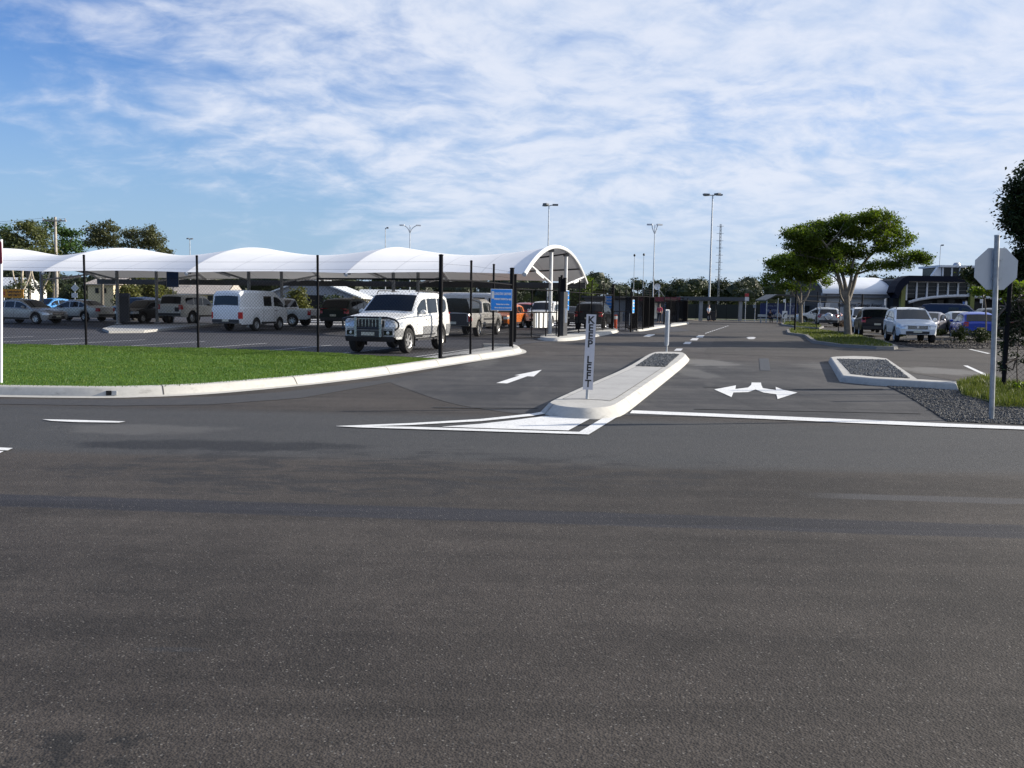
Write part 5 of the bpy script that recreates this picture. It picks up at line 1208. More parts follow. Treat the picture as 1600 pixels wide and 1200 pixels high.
tree('creeper', 'dark tangled creeper climbing the wire fence at the right edge', b0, [([tuple(b0), tp(1588, 560), tp(1596, 500)], (.015, .008)), ([G(1566, 605, .03), tp(1567, 540), tp(1572, 480)], (.014, .008)), ([tp(1610, 604), tp(1606, 540), tp(1590, 470)], (.012, .006))], [pad(1594, 495, 22, 28, .05, .07, 60), pad(1590, 520, 26, 22, .05, .07, 42), pad(1570, 500, 6, 34, .05, .05, 22), pad(1568, 560, 5, 34, .04, .05, 18), pad(1612, 480, 26, 40, .1, .08, 60), pad(1600, 555, 18, 12, .05, .06, 6)], L_dark, M_barkd, 24, .045, .045, cat='creeper')
b0 = G(1592, 613, .03); Y = b0.y; tp = TP(Y); pad = TPAD(tp, Y / F)
tree('weed', 'broad leaved green weed at the foot of the overgrown fence', b0, [([tuple(b0), tp(1594, 606)], (.012, .006))], [pad(1595, 605, 10, 6, 0, .15, 9), pad(1604, 610, 8, 5, .1, .12, 6)], L_lime, M_barkd, 18, .05, .07, cat='weed')
# garden bushes
def bush(u, v, rv, lb, leaf=L_bush, Y=None, ru=None, dens=1.0, n=40, name='bush', sq=1.0):
    b_ = B(u, Y, 0.02) if Y else G(u, v, .02); Y = b_.y; ru = ru or rv; sc = Y / F; c = (b_.x, b_.y, b_.z + rv * sc * .9 * sq)
    k_ = int(max(10, 26 * dens)); 
    return tree(name, lb, b_, [([tuple(b_), (c[0], c[1], c[2])], (.03, .015)), ([tuple(b_), (c[0] + ru * sc * .5, c[1], c[2])], (.02, .01))], [(c, (ru * sc * .82, ru * sc * .8, rv * sc * .85 * sq), k_)], leaf, M_barkd, n, rv * sc * .17, max(.05, rv * sc * .14), cat='bush', group=None, twigs=False)
bush(1403, 530, 15, 'round dark bush in front of the white wagon in the open car park')
bush(1469, 529, 9, 'small round yellow green bush right of the white wagon', L_hedge)
bush(1499, 536, 15, 'dark bush at the left corner of the bright blue hatchback', ru=16, dens=1.6)
bush(1530, 536, 14, 'dark bush under the back of the bright blue hatchback', ru=17, dens=1.6)
bush(1480, 0, 8, 'dark low bush between the mauve sedan and the pale hatchback', Y=62, ru=9)
bush(1264, 505, 6, 'low dark shrub behind the second tree trunk', Y=88, ru=13)
bush(1315, 0, 6, 'small brown shrub at the back corner of the small silver wagon', leafmat('brown_leaf', (.04, .02, .01), (.13, .07, .03)), Y=76, ru=6)
# trees behind the canopy, left
def bgtree(name, lb, u, Y, pads_, leaf, bark=M_bark, limbs_=None, n=46, group=None, sp=.34, size=.24, vt=410):
    tp = TP(Y); pad = TPAD(tp, Y / F); b_ = B(u, Y, 0)
    lm = [([tuple(b_), tp(u, vt + 30), tp(u + (limbs_[0][0] - u) * .5 if limbs_ else u, vt)], (.26, .12))]
    for (uu, vv) in (limbs_ or [(p_[0], p_[1]) for p_ in pads_[:4]]): lm.append(([tp(u, vt + 35), tp((u + uu) / 2 + 2, (440 + vv) / 2), tp(uu, vv)], (.16, .03)))
    return tree(name, lb, b_, lm, [pad(*p_) for p_ in pads_], leaf, bark, n, sp, size, .68, group=group, shell=.4)
bgtree('gum_tree', 'tall olive gum tree behind the power pole on the left', 46, 104, [(20, 368, 18, 12, 0, 2, 30), (40, 355, 20, 11, .5, 2, 36), (58, 362, 16, 12, 0, 2, 26), (30, 382, 26, 10, 0, 2, 30), (68, 380, 14, 10, 0, 2, 20), (8, 392, 16, 12, 0, 2, 22), (50, 396, 26, 8, 0, 2, 18)], L_gum)
bgtree('pine_tree', 'green pine like tree right of the power pole on the left', 84, 110, [(80, 352, 14, 7, 0, 2, 18), (98, 362, 12, 8, 0, 2, 18), (114, 366, 12, 5, 0, 1.5, 14), (104, 378, 14, 6, 0, 2, 14), (112, 384, 14, 8, 0, 2, 20), (96, 394, 18, 8, 0, 2, 20), (126, 392, 8, 6, 0, 1.5, 10)], L_pine)
bgtree('pine_tree', 'dark pine at the left edge behind the olive gum', -6, 112, [(0, 372, 16, 12, 0, 2, 26), (-14, 384, 22, 12, 0, 2, 26), (8, 358, 8, 5, 0, 1, 6)], L_pine)
bgtree('gum_tree', 'grey green gum tree with a gap before the next, left of the pair', 160, 118, [(148, 362, 13, 14, 0, 2, 34), (170, 358, 15, 12, 0, 2, 34), (162, 378, 22, 12, 0, 2, 40), (180, 376, 10, 12, 0, 2, 16), (142, 380, 10, 6, 0, 2, 12)], L_olive)
bgtree('gum_tree', 'grey green gum tree right of the pair, sloping down to the canopy', 230, 116, [(206, 366, 12, 10, 0, 2, 26), (233, 363, 15, 11, 0, 2, 34), (222, 380, 22, 10, 0, 2, 34), (246, 380, 14, 12, 0, 2, 28), (198, 382, 8, 10, 0, 2, 14), (258, 392, 12, 8, 0, 2, 16)], L_olive)
for (u, Y, lb) in [(62, 96, 'slim white trunked gum under the canopy line beside the power pole'), (32, 98, 'slim white trunked gum behind the yellow sign')]:
    tp = TP(Y); pad = TPAD(tp, Y / F); b_ = B(u, Y, 0)
    tree('white_trunked_gum', lb, b_, [([tuple(b_), tp(u + 3, 460), tp(u + 2, 432), tp(u + 6, 400)], (.22, .08)), ([tp(u + 3, 462), tp(u - 10, 440), tp(u - 14, 410)], (.14, .05)), ([tp(u + 3, 455), tp(u + 16, 430), tp(u + 18, 405)], (.12, .05))], [pad(u + 4, 396, 20, 9, 0, 2, 20), pad(u - 12, 404, 14, 8, 0, 2, 12), pad(u - 4, 446, 14, 10, .5, 1.2, 9)], L_gum, pm('white_gum_bark', (.46, .40, .31), .85, 0, .25, 4), 40, .35, .26, group=None)
for (u, v, rv, ru, Y, lb, lf) in [(200, 0, 26, 22, 84, 'green shrub behind the grey ticket pillar', L_hedge), (232, 0, 30, 24, 88, 'yellow green shrub behind the black hatchback', L_hedge), (118, 0, 22, 22, 90, 'dark green shrub behind the diamond sign', L_bush), (262, 0, 20, 16, 92, 'small shrub behind the dark blue notice', L_hedge), (20, 0, 20, 26, 92, 'low shrub under the yellow sign', L_bush), (525, 0, 22, 22, 70, 'dark round tree crown beside the grey shed', L_bush), (466, 0, 26, 18, 74, 'pale brown green shrub in front of the grey shed', L_hedge), (560, 0, 16, 26, 90, 'brownish shrub behind the white off road wagon', leafmat('tan_leaf', (.06, .05, .02), (.16, .13, .05))), (345, 0, 12, 24, 96, 'low green shrub beside the cream gabled house', L_hedge)]:
    bush(u, v, rv, lb, lf, Y=Y, ru=ru, dens=2.2, n=44, name='shrub', sq=1.15)
bgtree('gum_tree', 'bright green tree at the right foot of the canopy arch', 916, 92, [(916, 446, 14, 12, 0, 1.6, 36), (908, 462, 16, 10, 0, 1.6, 30), (922, 474, 12, 10, 0, 1.6, 20), (898, 474, 14, 8, 0, 1.4, 16)], leafmat('bright_tree_leaf', (.035, .06, .012), (.11, .15, .03), .35), limbs_=[(914, 462)], sp=.28, size=.20, vt=466)
# the far wood, one mass of crowns: lumpy cores clothed in leaf sprays
cents = []; wood = MB(); NP = 10
for i in range(560):
    Y = random.uniform(228, 300); u = random.uniform(-200, 1800)
    hgt = random.uniform(6.6, 9.6) * (1.0 + .30 * mnoise.noise(Vector((u * .012, 0, 0)))) * (Y / 265) ** .5
    if random.random() < .10: hgt *= 1.18
    b_ = B(u, Y); r_ = random.uniform(1.6, 3.4); c_ = Vector((b_.x, b_.y, hgt - r_ * .75)); rows = []
    for a_ in range(6):
        th = math.pi * a_ / 5; row = []
        for q_ in range(NP):
            ph = 2 * math.pi * q_ / NP; d = Vector((math.sin(th) * math.cos(ph), math.sin(th) * math.sin(ph), math.cos(th)))
            row.append(c_ + Vector((d.x * 1.1, d.y, d.z * .8)) * r_ * .80 * (1 + .35 * mnoise.noise(d * 1.7 + Vector((i * 3.1, 0, 0)))))
        rows.append(row)
    wood.quadgrid(rows, True)
    for k_ in range(12):
        d = RNG.normal(0, 1, 3); d /= np.linalg.norm(d); d[2] = abs(d[2]) * 1.1 - .3; d[1] = -abs(d[1])
        cents.append((c_.x + d[0] * r_ * 1.05, c_.y + d[1] * r_ * .95, max(.8, c_.z + d[2] * r_ * .78)))
    for k_ in range(5): cents.append((b_.x + random.uniform(-2.5, 2.5), b_.y - 1, random.uniform(.4, hgt * .6)))
wood.arrays(*leaf_cloud(cents, 20, (.60, .60, .45), .46, .5))
b0_, b1_ = B(-330, 302), B(1900, 302); wood.quadgrid([[(b0_.x + (b1_.x - b0_.x) * t, 302 + 2 * math.sin(t * 90), z * (1 + .25 * math.sin(t * 57) * math.sin(t * 131))) for t in np.linspace(0, 1, 240)] for z in (0, 3.2, 5.2)])
tag(obj('far_wood', wood, L_wood), 'dark bushland treeline on the horizon', 'woodland', kind='stuff')

# ------------------------------------------------------------------ lamp poles, masts, power pole
def lamp_pole(u, vtop, Y, label, heads, arm=1.2, r=.09, name='light_pole', group='car park light poles', style='flat'):
    b_ = B(u, Y); top = P(u, vtop, Y).z; q = thing(name, label, 'light pole', b_, group)
    obj('pole', MB().tube([b_, (b_.x, b_.y, top)], [r, r * .55], 10), M_galv, q, 40)
    obj('base_plate', MB().box(b_ + Vector((0, 0, .03)), (.4, .4, .05)), M_galv, q)
    for az in heads:
        d = Vector((math.cos(R(az)), math.sin(R(az)), 0)); o_ = Vector((b_.x, b_.y, top))
        if style == 'flat':
            a_ = obj('arm', MB().tube([o_ - Vector((0, 0, .1)), o_ + d * arm * .5], .05, 6), M_galv, q)
            obj('lamp_head', MB().box(o_ + d * arm * .72 + Vector((0, 0, .0)), (arm * .62, .42, .16), R(az)), pm('floodlight_body', (.10, .11, .13), .4, .3), a_)
        else:
            a_ = obj('arm', MB().tube(smooth_path([o_ - Vector((0, 0, .9)), o_ - Vector((0, 0, .3)) + d * .25, o_ + d * arm], 2), .045, 6), M_galv, q)
            obj('lamp_head', MB().box(o_ + d * (arm + .22) + Vector((0, 0, .02)), (.55, .26, .14), R(az)), pm('lamp_body_pale', (.55, .57, .60), .4), a_)
lamp_pole(854.5, 320, 92, 'tall pole with flat floodlights behind the canopy arch', (0, 120, 240), .9)
lamp_pole(1107, 304, 104, 'tallest pole with flat floodlights at the end of the drive', (10, 135, 190, 300), 1.1, .13)
lamp_pole(1019, 351, 88, 'slim street light pole over the maroon roofs', (20, 160), .28, .07, style='curve')
lamp_pole(640, 352, 104, 'twin armed street light behind the canopy', (15, 165), .75, .08, style='curve')
lamp_pole(602, 356, 108, 'slim mast with a camera head left of the twin armed light', (0,), .35, .08, style='flat')
lamp_pole(298.5, 373, 120, 'short lamp mast showing above the canopy on the left', (45, 225), .35, .08, style='flat')
lamp_pole(1463, 383, 116, 'thin pole with a small lamp above the terminal roof', (0,), .3, .06, style='flat')
for (u, v, Y, lb) in [(989, 399, 150, 'left thin mast of the pair beyond the drive'), (1003.5, 398, 150, 'right thin mast of the pair beyond the drive, with a dark knob')]:
    b_ = B(u, Y); top = P(u, v, Y).z; q = thing('thin_mast', lb, 'mast', b_, 'thin masts'); obj('pole', MB().tube([b_, (b_.x, b_.y, top)], [.055, .04], 8), M_galv, q, 40)
    obj('top_unit', MB().lathe([(0, -.2), (.1, -.18), (.2, 0), (.12, .2), (0, .25)], 10, 'Z', (b_.x, b_.y, top)), M_plastic, q, 40)
Y = 120; b_ = B(1121, Y); top = P(1123, 350, Y).z; q = thing('lattice_mast', 'slender lattice antenna mast right of the tallest floodlight pole', 'mast', b_)
mb = MB(); w_ = .12
for k_ in range(3): an = k_ * 2.094; mb.tube([(b_.x + w_ * math.cos(an), b_.y + w_ * math.sin(an), 0), (b_.x + w_ * math.cos(an), b_.y + w_ * math.sin(an), top)], 0.03, 5)
z = .2; k2 = 0
while z < top - .5:
    for k_ in range(3): a_, c_ = k_ * 2.094, (k_ + 1) * 2.094; mb.tube([(b_.x + w_ * math.cos(a_), b_.y + w_ * math.sin(a_), z), (b_.x + w_ * math.cos(c_), b_.y + w_ * math.sin(c_), z + .45)], .014, 4, False)
    z += .45
obj('lattice', mb, pm('mast_grey', (.16, .17, .18), .5, .4), q)
for k_ in range(9): z = top - .3 - k_ * .95; obj('antenna_rod', MB().tube([(b_.x - .5, b_.y, z), (b_.x + .42, b_.y, z + .02)], .022, 5), MATS['mast_grey'], q)
# power pole
Y = 96; b_ = B(89.5, Y); top = P(86, 339, Y).z; q = thing('power_pole', 'pale timber power pole with one crossarm on the left', 'power pole', b_)
tx = P(86, 339, Y).x
obj('pole', MB().tube([b_, (tx, Y, top)], [.19, .13], 12), pm('pale_timber_pole', (.34, .31, .27), .85, 0, .3, 3), q, 60)
arm_ = obj('crossarm', MB().box((tx, Y - .18, top - .42), (2.5, .12, .13)), MATS['pale_timber_pole'], q)
for s_ in (-1, 1): obj('arm_brace', MB().tube([(tx + s_ * .62, Y - .2, top - .45), (tx, Y - .18, top - 1.15)], .025, 5), M_galv, q)
for dx in (-1.15, -.6, .6, 1.15): obj('insulator', MB().lathe([(0, 0), (.06, .02), (.04, .08), (.06, .1), (.03, .18), (0, .2)], 8, 'Z', (tx + dx, Y - .18, top - .35)), pm('insulator_glaze', (.25, .2, .17), .3), arm_, 40)
wires_ = MB()
for dx in (-1.15, 1.15): wires_.tube([Vector((tx + dx, Y - .18, top - .16)).lerp(Vector((tx + dx - 34, Y - 3, top - .4)), t) - Vector((0, 0, 1.0 * 4 * t * (1 - t))) for t in np.linspace(0, 1, 12)], .012, 4)
obj('power_line', wires_, M_plastic, q)
obj('service_line', MB().tube([Vector((b_.x, Y, top - 3.1)).lerp(Vector((b_.x - 30, Y - 2, top - 3.0)), t) - Vector((0, 0, .5 * 4 * t * (1 - t))) for t in np.linspace(0, 1, 12)], .018, 4), M_plastic, q)

# ------------------------------------------------------------------ buildings
def wallbox(mb, u0_, u1_, Y, z0, z1, depth):
    a, b = B(u0_, Y), B(u1_, Y); mb.box(((a.x + b.x) / 2, Y + depth / 2, (z0 + z1) / 2), (b.x - a.x, depth, z1 - z0)); return a.x, b.x
def zof(v, u, Y): return P(u, v, Y).z
M_tw = pm('terminal_wall', (.40, .42, .44), .8, 0, .06, .4); M_silv = pm('zinc_roof', (.72, .74, .76), .5, .05, .05, .5); M_navy = pm('navy_fascia', (.008, .010, .020), .7, spec=.12)
M_wfr = pm('white_window_frame', (.62, .63, .65), .5); M_dgl = pm('dark_terminal_glass', (.010, .011, .014), .12, 0, .2, 1, spec=.25); M_lime = pm('lime_pillar_paint', (.16, .17, .035), .6); M_dwall = pm('dark_wall', (.030, .032, .036), .8); M_blind = pm('pale_blind', (.13, .125, .12), .7)
Y = 104; bl = thing('airport_hall', 'low pale hall with a curved silver roof and dark lettering behind the trees', 'building', B(1340, Y))
x0, x1 = B(1279, Y).x, B(1392, Y).x; ze = zof(453, 1330, Y); zt = zof(430, 1330, Y)
obj('wall', MB().box(((x0 + x1) / 2 + .4, Y + 6, ze / 2), (x1 - x0 - .8, 12, ze)), M_tw, bl)
prof = [(Y - .9 + 13.8 * (1 - math.cos(math.pi / 2 * t)) * .62, ze - .25 + (zt - ze + .25) * math.sin(math.pi / 2 * t)) for t in np.linspace(0, 1, 12)] + [(Y + 9.5 + 3.5 * t, zt - 2.0 * t * t) for t in np.linspace(.2, 1, 5)]
mb = MB(); mb.quadgrid([[(x, y, z) for y, z in prof] for x in (x0, x1)]); mb.quadgrid([[(x, y, z - .22) for y, z in prof] for x in (x0, x1)])
n_ = len(prof)
for e_ in (0, 1): mb.f += [(e_ * n_ + i, e_ * n_ + i + 1, 2 * n_ + e_ * n_ + i + 1, 2 * n_ + e_ * n_ + i) for i in range(n_ - 1)]
mb.f.append((0, n_, 3 * n_, 2 * n_))
obj('curved_roof', mb, M_silv, bl, 30)
mb = MB(); b_ = len(mb.v); mb.v += [(x0 + .5, y, z - .25) for y, z in prof] + [(x0 + .5, Y + 12, 0), (x0 + .5, Y, 0)]; mb.f.append(tuple(range(len(mb.v)))); obj('gable_end', mb, pm('brown_gable', (.06, .05, .045), .8), bl)
mb = MB(); mb.box(((x0 + x1) / 2, Y - .35, ze - .62), (x1 - x0 - .2, .5, .50)); obj('eave_soffit', mb, pm('eave_shade_panel', (.22, .23, .25), .7), bl)
zt_ = zof(477, 1345, Y); text('Ballina Byron Gateway Airport', .62, M_navy, bl, ((B(1308, Y).x + B(1376, Y).x) / 2, Y - .03, zt_), (1, 0, 0), (0, 0, 1), bold=.012, width=(B(1376, Y).x - B(1308, Y).x))
obj('door', MB().box((B(1275, Y).x + .8, Y - .05, 1.1), (1.4, .1, 2.2)), M_wfr, bl)
# main terminal with banded windows
Y = 100; tm = thing('terminal_building', 'dark terminal with a navy roof, white window frames and lime pillars', 'building', B(1470, Y))
def X_(u): return B(u, Y).x
def Z_(v, u=1470): return zof(v, u, Y)
xl, xr = X_(1388), X_(1720)
obj('wall', MB().box(((X_(1408) + xr) / 2, Y + 8.5, Z_(438) / 2), (xr - X_(1408), 12, Z_(438))), M_dwall, tm)
pr = []
zf0, zf1 = Z_(442), Z_(432.5)
fas = MB(); path = [(X_(1386), Z_(462)), (X_(1389), Z_(452)), (X_(1394), Z_(444)), (X_(1401), Z_(438)), (X_(1408), Z_(435.5)), (X_(1545), Z_(435.5)), (xr, Z_(434))]
for (xa, za), (xb, zb_) in zip(path, path[1:]):
    b_ = len(fas.v); th = .62
    for (x, z) in ((xa, za), (xb, zb_)):
        nx = (-1 if x < X_(1404) else 0) * .55
        for dz, dx in ((.25, 0), (-.35, -nx)):
            for y in (Y - 1.4, Y + .6): fas.v.append((x + dx, y, z + dz))
    fas.f += [(b_, b_ + 4, b_ + 5, b_ + 1), (b_ + 2, b_ + 3, b_ + 7, b_ + 6), (b_, b_ + 2, b_ + 6, b_ + 4), (b_ + 1, b_ + 5, b_ + 7, b_ + 3)]
obj('roof', fas, M_navy, tm); obj('flat_roof', MB().box(((X_(1408) + xr) / 2, Y + 5.6, Z_(437)), (xr - X_(1408), 9.8, .2)), M_dsteel, tm)
# window band: glass, blinds, frames
zb0, zb1 = Z_(466), Z_(441.5)
obj('window', MB().box(((X_(1410) + xr) / 2, Y - .30, (zb0 + zb1) / 2), (xr - X_(1410), .06, zb1 - zb0)), M_dgl, tm)
for k_, u in enumerate([1411, 1426.5, 1442.5, 1459, 1475, 1490.5, 1507, 1516, 1532, 1549, 1565, 1582, 1599]):
    arch = 1.5 * (1 - ((u - 1508) / 90) ** 2) if u < 1508 else .55
    zlo = zb0 - .2 + arch * .35
    obj('mullion', MB().box((X_(u), Y - .42, (zlo + zb1) / 2), (.17, .16, zb1 - zlo)), M_wfr, tm)
obj('head_frame', MB().box(((X_(1410) + xr) / 2, Y - .42, zb1 + .06), (xr - X_(1410), .18, .16)), M_wfr, tm)
for k_ in range(4): obj('louvre', MB().box(((X_(1411) + xr) / 2, Y - .36, zb0 + .45 + k_ * .42), (xr - X_(1411), .05, .06)), M_blind, tm)
obj('arched_beam', MB().tube([(X_(u), Y - .45, Z_(v)) for u, v in [(1415, 473), (1430, 468.5), (1450, 465), (1470, 463), (1490, 461.8), (1509, 461.5)]], .16, 8), M_wfr, tm, 40)
obj('arched_beam', MB().tube([(X_(u), Y - .45, Z_(v)) for u, v in [(1514, 463), (1540, 464), (1570, 467), (1600, 471), (1640, 478)]], .16, 8), M_wfr, tm, 40)
for u, va in ((1404, 441), (1511, 436)): obj('pillar', MB().box((X_(u), Y - .6, Z_(va) / 2), (.46, .5, Z_(va))), M_lime, tm)
for u0_, u1_, v0_, v1_, mt in [(1490, 1506, 467, 480, M_dgl), (1517, 1535, 467, 479, M_dgl), (1478, 1488, 468, 480, M_blind), (1537, 1552, 470, 482, M_dgl), (1440, 1470, 470, 498, pm('recess_wall', (.10, .105, .115), .8))]:
    obj('lower_window' if mt is M_dgl else 'wall_panel', MB().box(((X_(u0_) + X_(u1_)) / 2, Y + 2.42, (Z_(v0_) + Z_(v1_)) / 2), (X_(u1_) - X_(u0_), .12, Z_(v0_) - Z_(v1_))), mt, tm)
# raised clerestory on the terminal roof
Yc = 106
def Xc(u): return B(u, Yc).x
def Zc(v): return zof(v, 1500, Yc)
cl = MB(); cl.v += [(Xc(1450), Yc, Zc(434)), (Xc(1462), Yc, Zc(416)), (Xc(1466), Yc, Zc(416)), (Xc(1466), Yc, Zc(434)), (Xc(1450), Yc + .5, Zc(434)), (Xc(1462), Yc + .5, Zc(416)), (Xc(1466), Yc + .5, Zc(416)), (Xc(1466), Yc + .5, Zc(434))]
cl.f += [(0, 3, 2, 1), (0, 1, 5, 4), (1, 2, 6, 5), (4, 5, 6, 7)]; obj('clerestory_gable', cl, M_wfr, tm)
obj('clerestory_wall', MB().box(((Xc(1467) + Xc(1720)) / 2, Yc + 2.5, (Zc(436) + Zc(418)) / 2), (Xc(1720) - Xc(1467), 5, Zc(418) - Zc(436))), M_dgl, tm)
obj('clerestory_roof', MB().box(((Xc(1461) + Xc(1720)) / 2, Yc + 2.4, Zc(416.4)), (Xc(1720) - Xc(1461), 5.6, .24)), M_wfr, tm)
for u in (1468, 1482, 1494, 1506, 1518, 1531, 1545): obj('mullion', MB().box((Xc(u), Yc - .06, (Zc(434) + Zc(418)) / 2), (.16, .14, Zc(418) - Zc(434))), M_wfr, tm)
obj('roof_vent', MB().lathe([(.42, -.1), (.42, .25), (.30, .45), (0, .52)], 16, 'Z', (Xc(1502.5), Yc + 2, Zc(415.5))), M_galv, tm, 40)
# low covered walkway with blue billboards
Y = 94; sh = thing('bus_shelter', 'open shelter with a dark sloping roof in front of the blue billboards', 'shelter', B(1240, Y))
xs0, xs1 = B(1187, Y).x, B(1306, Y).x; zr0, zr1 = zof(468.5, 1190, Y), zof(460.5, 1240, Y)
mb = MB(); mb.v += [(xs0, Y - 2.2, zr0), (B(1203, Y).x, Y - 2.2, zr1), (xs1, Y - 2.2, zr1 - .1), (xs0, Y + 2, zr0), (B(1203, Y).x, Y + 2, zr1), (xs1, Y + 2, zr1 - .1)]
mb.v += [(x, y, z - .12) for x, y, z in mb.v]; mb.f += [(0, 1, 4, 3), (1, 2, 5, 4), (6, 9, 10, 7), (7, 10, 11, 8), (0, 6, 7, 1), (1, 7, 8, 2), (2, 8, 11, 5), (3, 4, 10, 9), (4, 5, 11, 10), (0, 3, 9, 6)]
obj('roof', mb, pm('dark_sheet_roof', (.045, .047, .05), .5), sh)
for u in (1189, 1206, 1225, 1246, 1270, 1300): p = B(u, Y); obj('post', MB().tube([(p.x, Y - 1.9, 0), (p.x, Y - 1.9, zr0 + (.2 if u > 1200 else -.05))], .05, 8), M_galv, sh, 40)
M_bb = pm('billboard_blue', (.014, .035, .15), .5, 0, .08)
for (u0_, u1_, big, lb) in [(1187, 1223.5, 'www', 'wide dark blue billboard with pale lettering www under the shelter roof'), (1225.5, 1246, 'f', 'narrower dark blue billboard behind the white arrow sign')]:
    a, b = B(u0_, Y + .6), B(u1_, Y + .6); zt_, zb_ = zof(473.5, u0_, Y + .6), .55
    q = thing('billboard', lb, 'billboard', Vector(((a.x + b.x) / 2, Y + .6, 0)), 'blue billboards under the shelter')
    obj('panel', MB().box(((a.x + b.x) / 2, Y + .6, (zt_ + zb_) / 2), (b.x - a.x, .08, zt_ - zb_)), M_bb, q)
    for s_ in (.04, .96): obj('leg', MB().box((a.x + (b.x - a.x) * s_, Y + .66, .5), (.08, .08, 1.0)), M_galv, q)
    M_pt = pm('pale_blue_lettering', (.22, .27, .42), .5)
    text('Parking 24/7', .26, M_pt, q, ((a.x + b.x) / 2, Y + .552, zt_ - .26), (1, 0, 0), (0, 0, 1), bold=.006, width=(b.x - a.x) * (.45 if big == 'www' else .72))
    text(big, .62, M_pt, q, ((a.x + b.x) / 2 + (0 if big == 'www' else .15), Y + .552, zt_ - .72), (1, 0, 0), (0, 0, 1), bold=.012, width=(b.x - a.x) * .5 if big == 'www' else None)
for (u, lb) in [(1204, 'long bench in front of the wide blue billboard'), (1238, 'short bench in front of the narrower billboard')]:
    p = B(u, Y - .6); w_ = 2.6 if u < 1220 else 1.6; q = thing('bench', lb, 'bench', p, 'benches under the shelter'); obj('seat', MB().box(p + Vector((0, 0, .44)), (w_, .40, .06)), M_galv, q); obj('backrest', MB().box(p + Vector((0, .2, .74)), (w_, .05, .26)), M_galv, q)
    for s_ in (-1, 1): obj('leg', MB().box(p + Vector((s_ * w_ * .4, 0, .2)), (.06, .36, .42)), M_galv, q)
# shelter at the end of the drive
Y = 101; s2_ = thing('covered_walkway', 'flat dark roofed walkway on square pillars at the end of the drive', 'shelter', B(1125, Y))
xa, xb = B(1064, Y).x, B(1167, Y).x; zr = zof(467, 1120, Y)
obj('roof', MB().box(((xa + xb) / 2, Y + 1.5, zr), (xb - xa, 4.4, .42)), pm('dark_blue_grey_roof', (.045, .055, .070), .5), s2_)
for u in (1093.5, 1155): p = B(u, Y); obj('pillar', MB().box((p.x, Y - .3, zr / 2 - .1), (.36, .36, zr - .2)), pm('grey_pillar', (.24, .25, .25), .7), s2_)
for u in (1069, 1118): p = B(u, Y + 3); obj('post', MB().tube([(p.x, Y + 3, 0), (p.x, Y + 3, zr - .2)], .06, 8), M_dsteel, s2_)
Y2 = 109; q = thing('screen_fence', 'long dark green screened fence behind the walkway', 'fence', B(1120, Y2)); p0, p1 = B(1040, Y2), B(1300, Y2)
obj('screen', MB().box(((p0.x + p1.x) / 2, Y2, 1.0), (p1.x - p0.x, .05, 1.75)), pm('dark_green_mesh', (.014, .020, .018), .9), q)
for k_ in range(12): t_ = k_ / 11; obj('post', MB().tube([(p0.x + (p1.x - p0.x) * t_, Y2, 0), (p0.x + (p1.x - p0.x) * t_, Y2, 2.1)], .035, 6), M_black, q)
# hire car kiosks with the maroon fascia
Y = 90; kb = thing('kiosk_building', 'low grey kiosks with a maroon fascia behind the dark fences', 'building', B(1000, Y))
x0, x1 = B(913, Y).x, B(1062, Y).x; zk = zof(466, 990, Y)
obj('wall', MB().box(((x0 + x1) / 2, Y + 3, zk / 2), (x1 - x0, 5, zk)), pm('grey_kiosk_wall', (.15, .16, .18), .8), kb)
obj('roof', MB().box(((x0 + x1) / 2, Y + 2.6, zk + .08), (x1 - x0 + .6, 6.4, .18)), pm('dark_kiosk_roof', (.035, .037, .042), .6), kb)
xm0, xm1 = B(984, Y).x, B(1060, Y).x
obj('fascia', MB().box(((xm0 + xm1) / 2, Y - .72, zk - .06), (xm1 - xm0, .10, .44)), pm('maroon_fascia_paint', (.11, .012, .022), .5, 0, .2, 2), kb)
for (u0_, u1_, v0_, v1_, nm, mt) in [(958, 978, 469, 492, 'window', pm('kiosk_glass', (.13, .15, .18), .2)), (1021.5, 1027, 473, 498, 'door', pm('cream_door', (.72, .68, .56), .6)), (1004, 1016, 474, 492, 'window', M_dgl), (1042, 1056, 474, 492, 'window', M_dgl), (930, 950, 471, 492, 'window', M_dgl)]:
    a, b = B(u0_, Y), B(u1_, Y); z1_, z0_ = zof(v0_, u0_, Y), max(.1, zof(v1_, u0_, Y)); obj(nm, MB().box(((a.x + b.x) / 2, Y + .42, (z0_ + z1_) / 2), (b.x - a.x, .25, z1_ - z0_)), mt, kb)
# satellite dish on the kiosk roof
Y = 92; p = B(1026, Y); zr_ = zk + .17; zd = zof(448, 1025, Y); q = thing('satellite_dish', 'white satellite dish on a braced mast above the maroon fascia', 'satellite dish', (p.x, Y, zr_))
obj('mast', MB().tube([(p.x + .15, Y, zr_), (p.x + .15, Y, zd + .25)], .05, 8), M_galv, q, 40)
for s_ in (-1, 1): obj('stay', MB().tube([(p.x + .15 + s_ * .6, Y, zr_), (p.x + .15, Y, zr_ + (zd - zr_) * .75)], .02, 5), M_galv, q)
mb = MB().lathe([(.02, .14), (.14, .12), (.26, .05), (.33, -.03)], 20, 'Y', (p.x - .08, Y - .16, zd)); mb.lathe([(.33, -.03), (.27, .065), (.14, .14), (.02, .16)], 20, 'Y', (p.x - .08, Y - .16, zd))
obj('dish', mb, M_white, q, 60); obj('feed_arm', MB().tube([(p.x - .08, Y - .2, zd - .25), (p.x - .12, Y - .6, zd)], .018, 5), M_plastic, q)
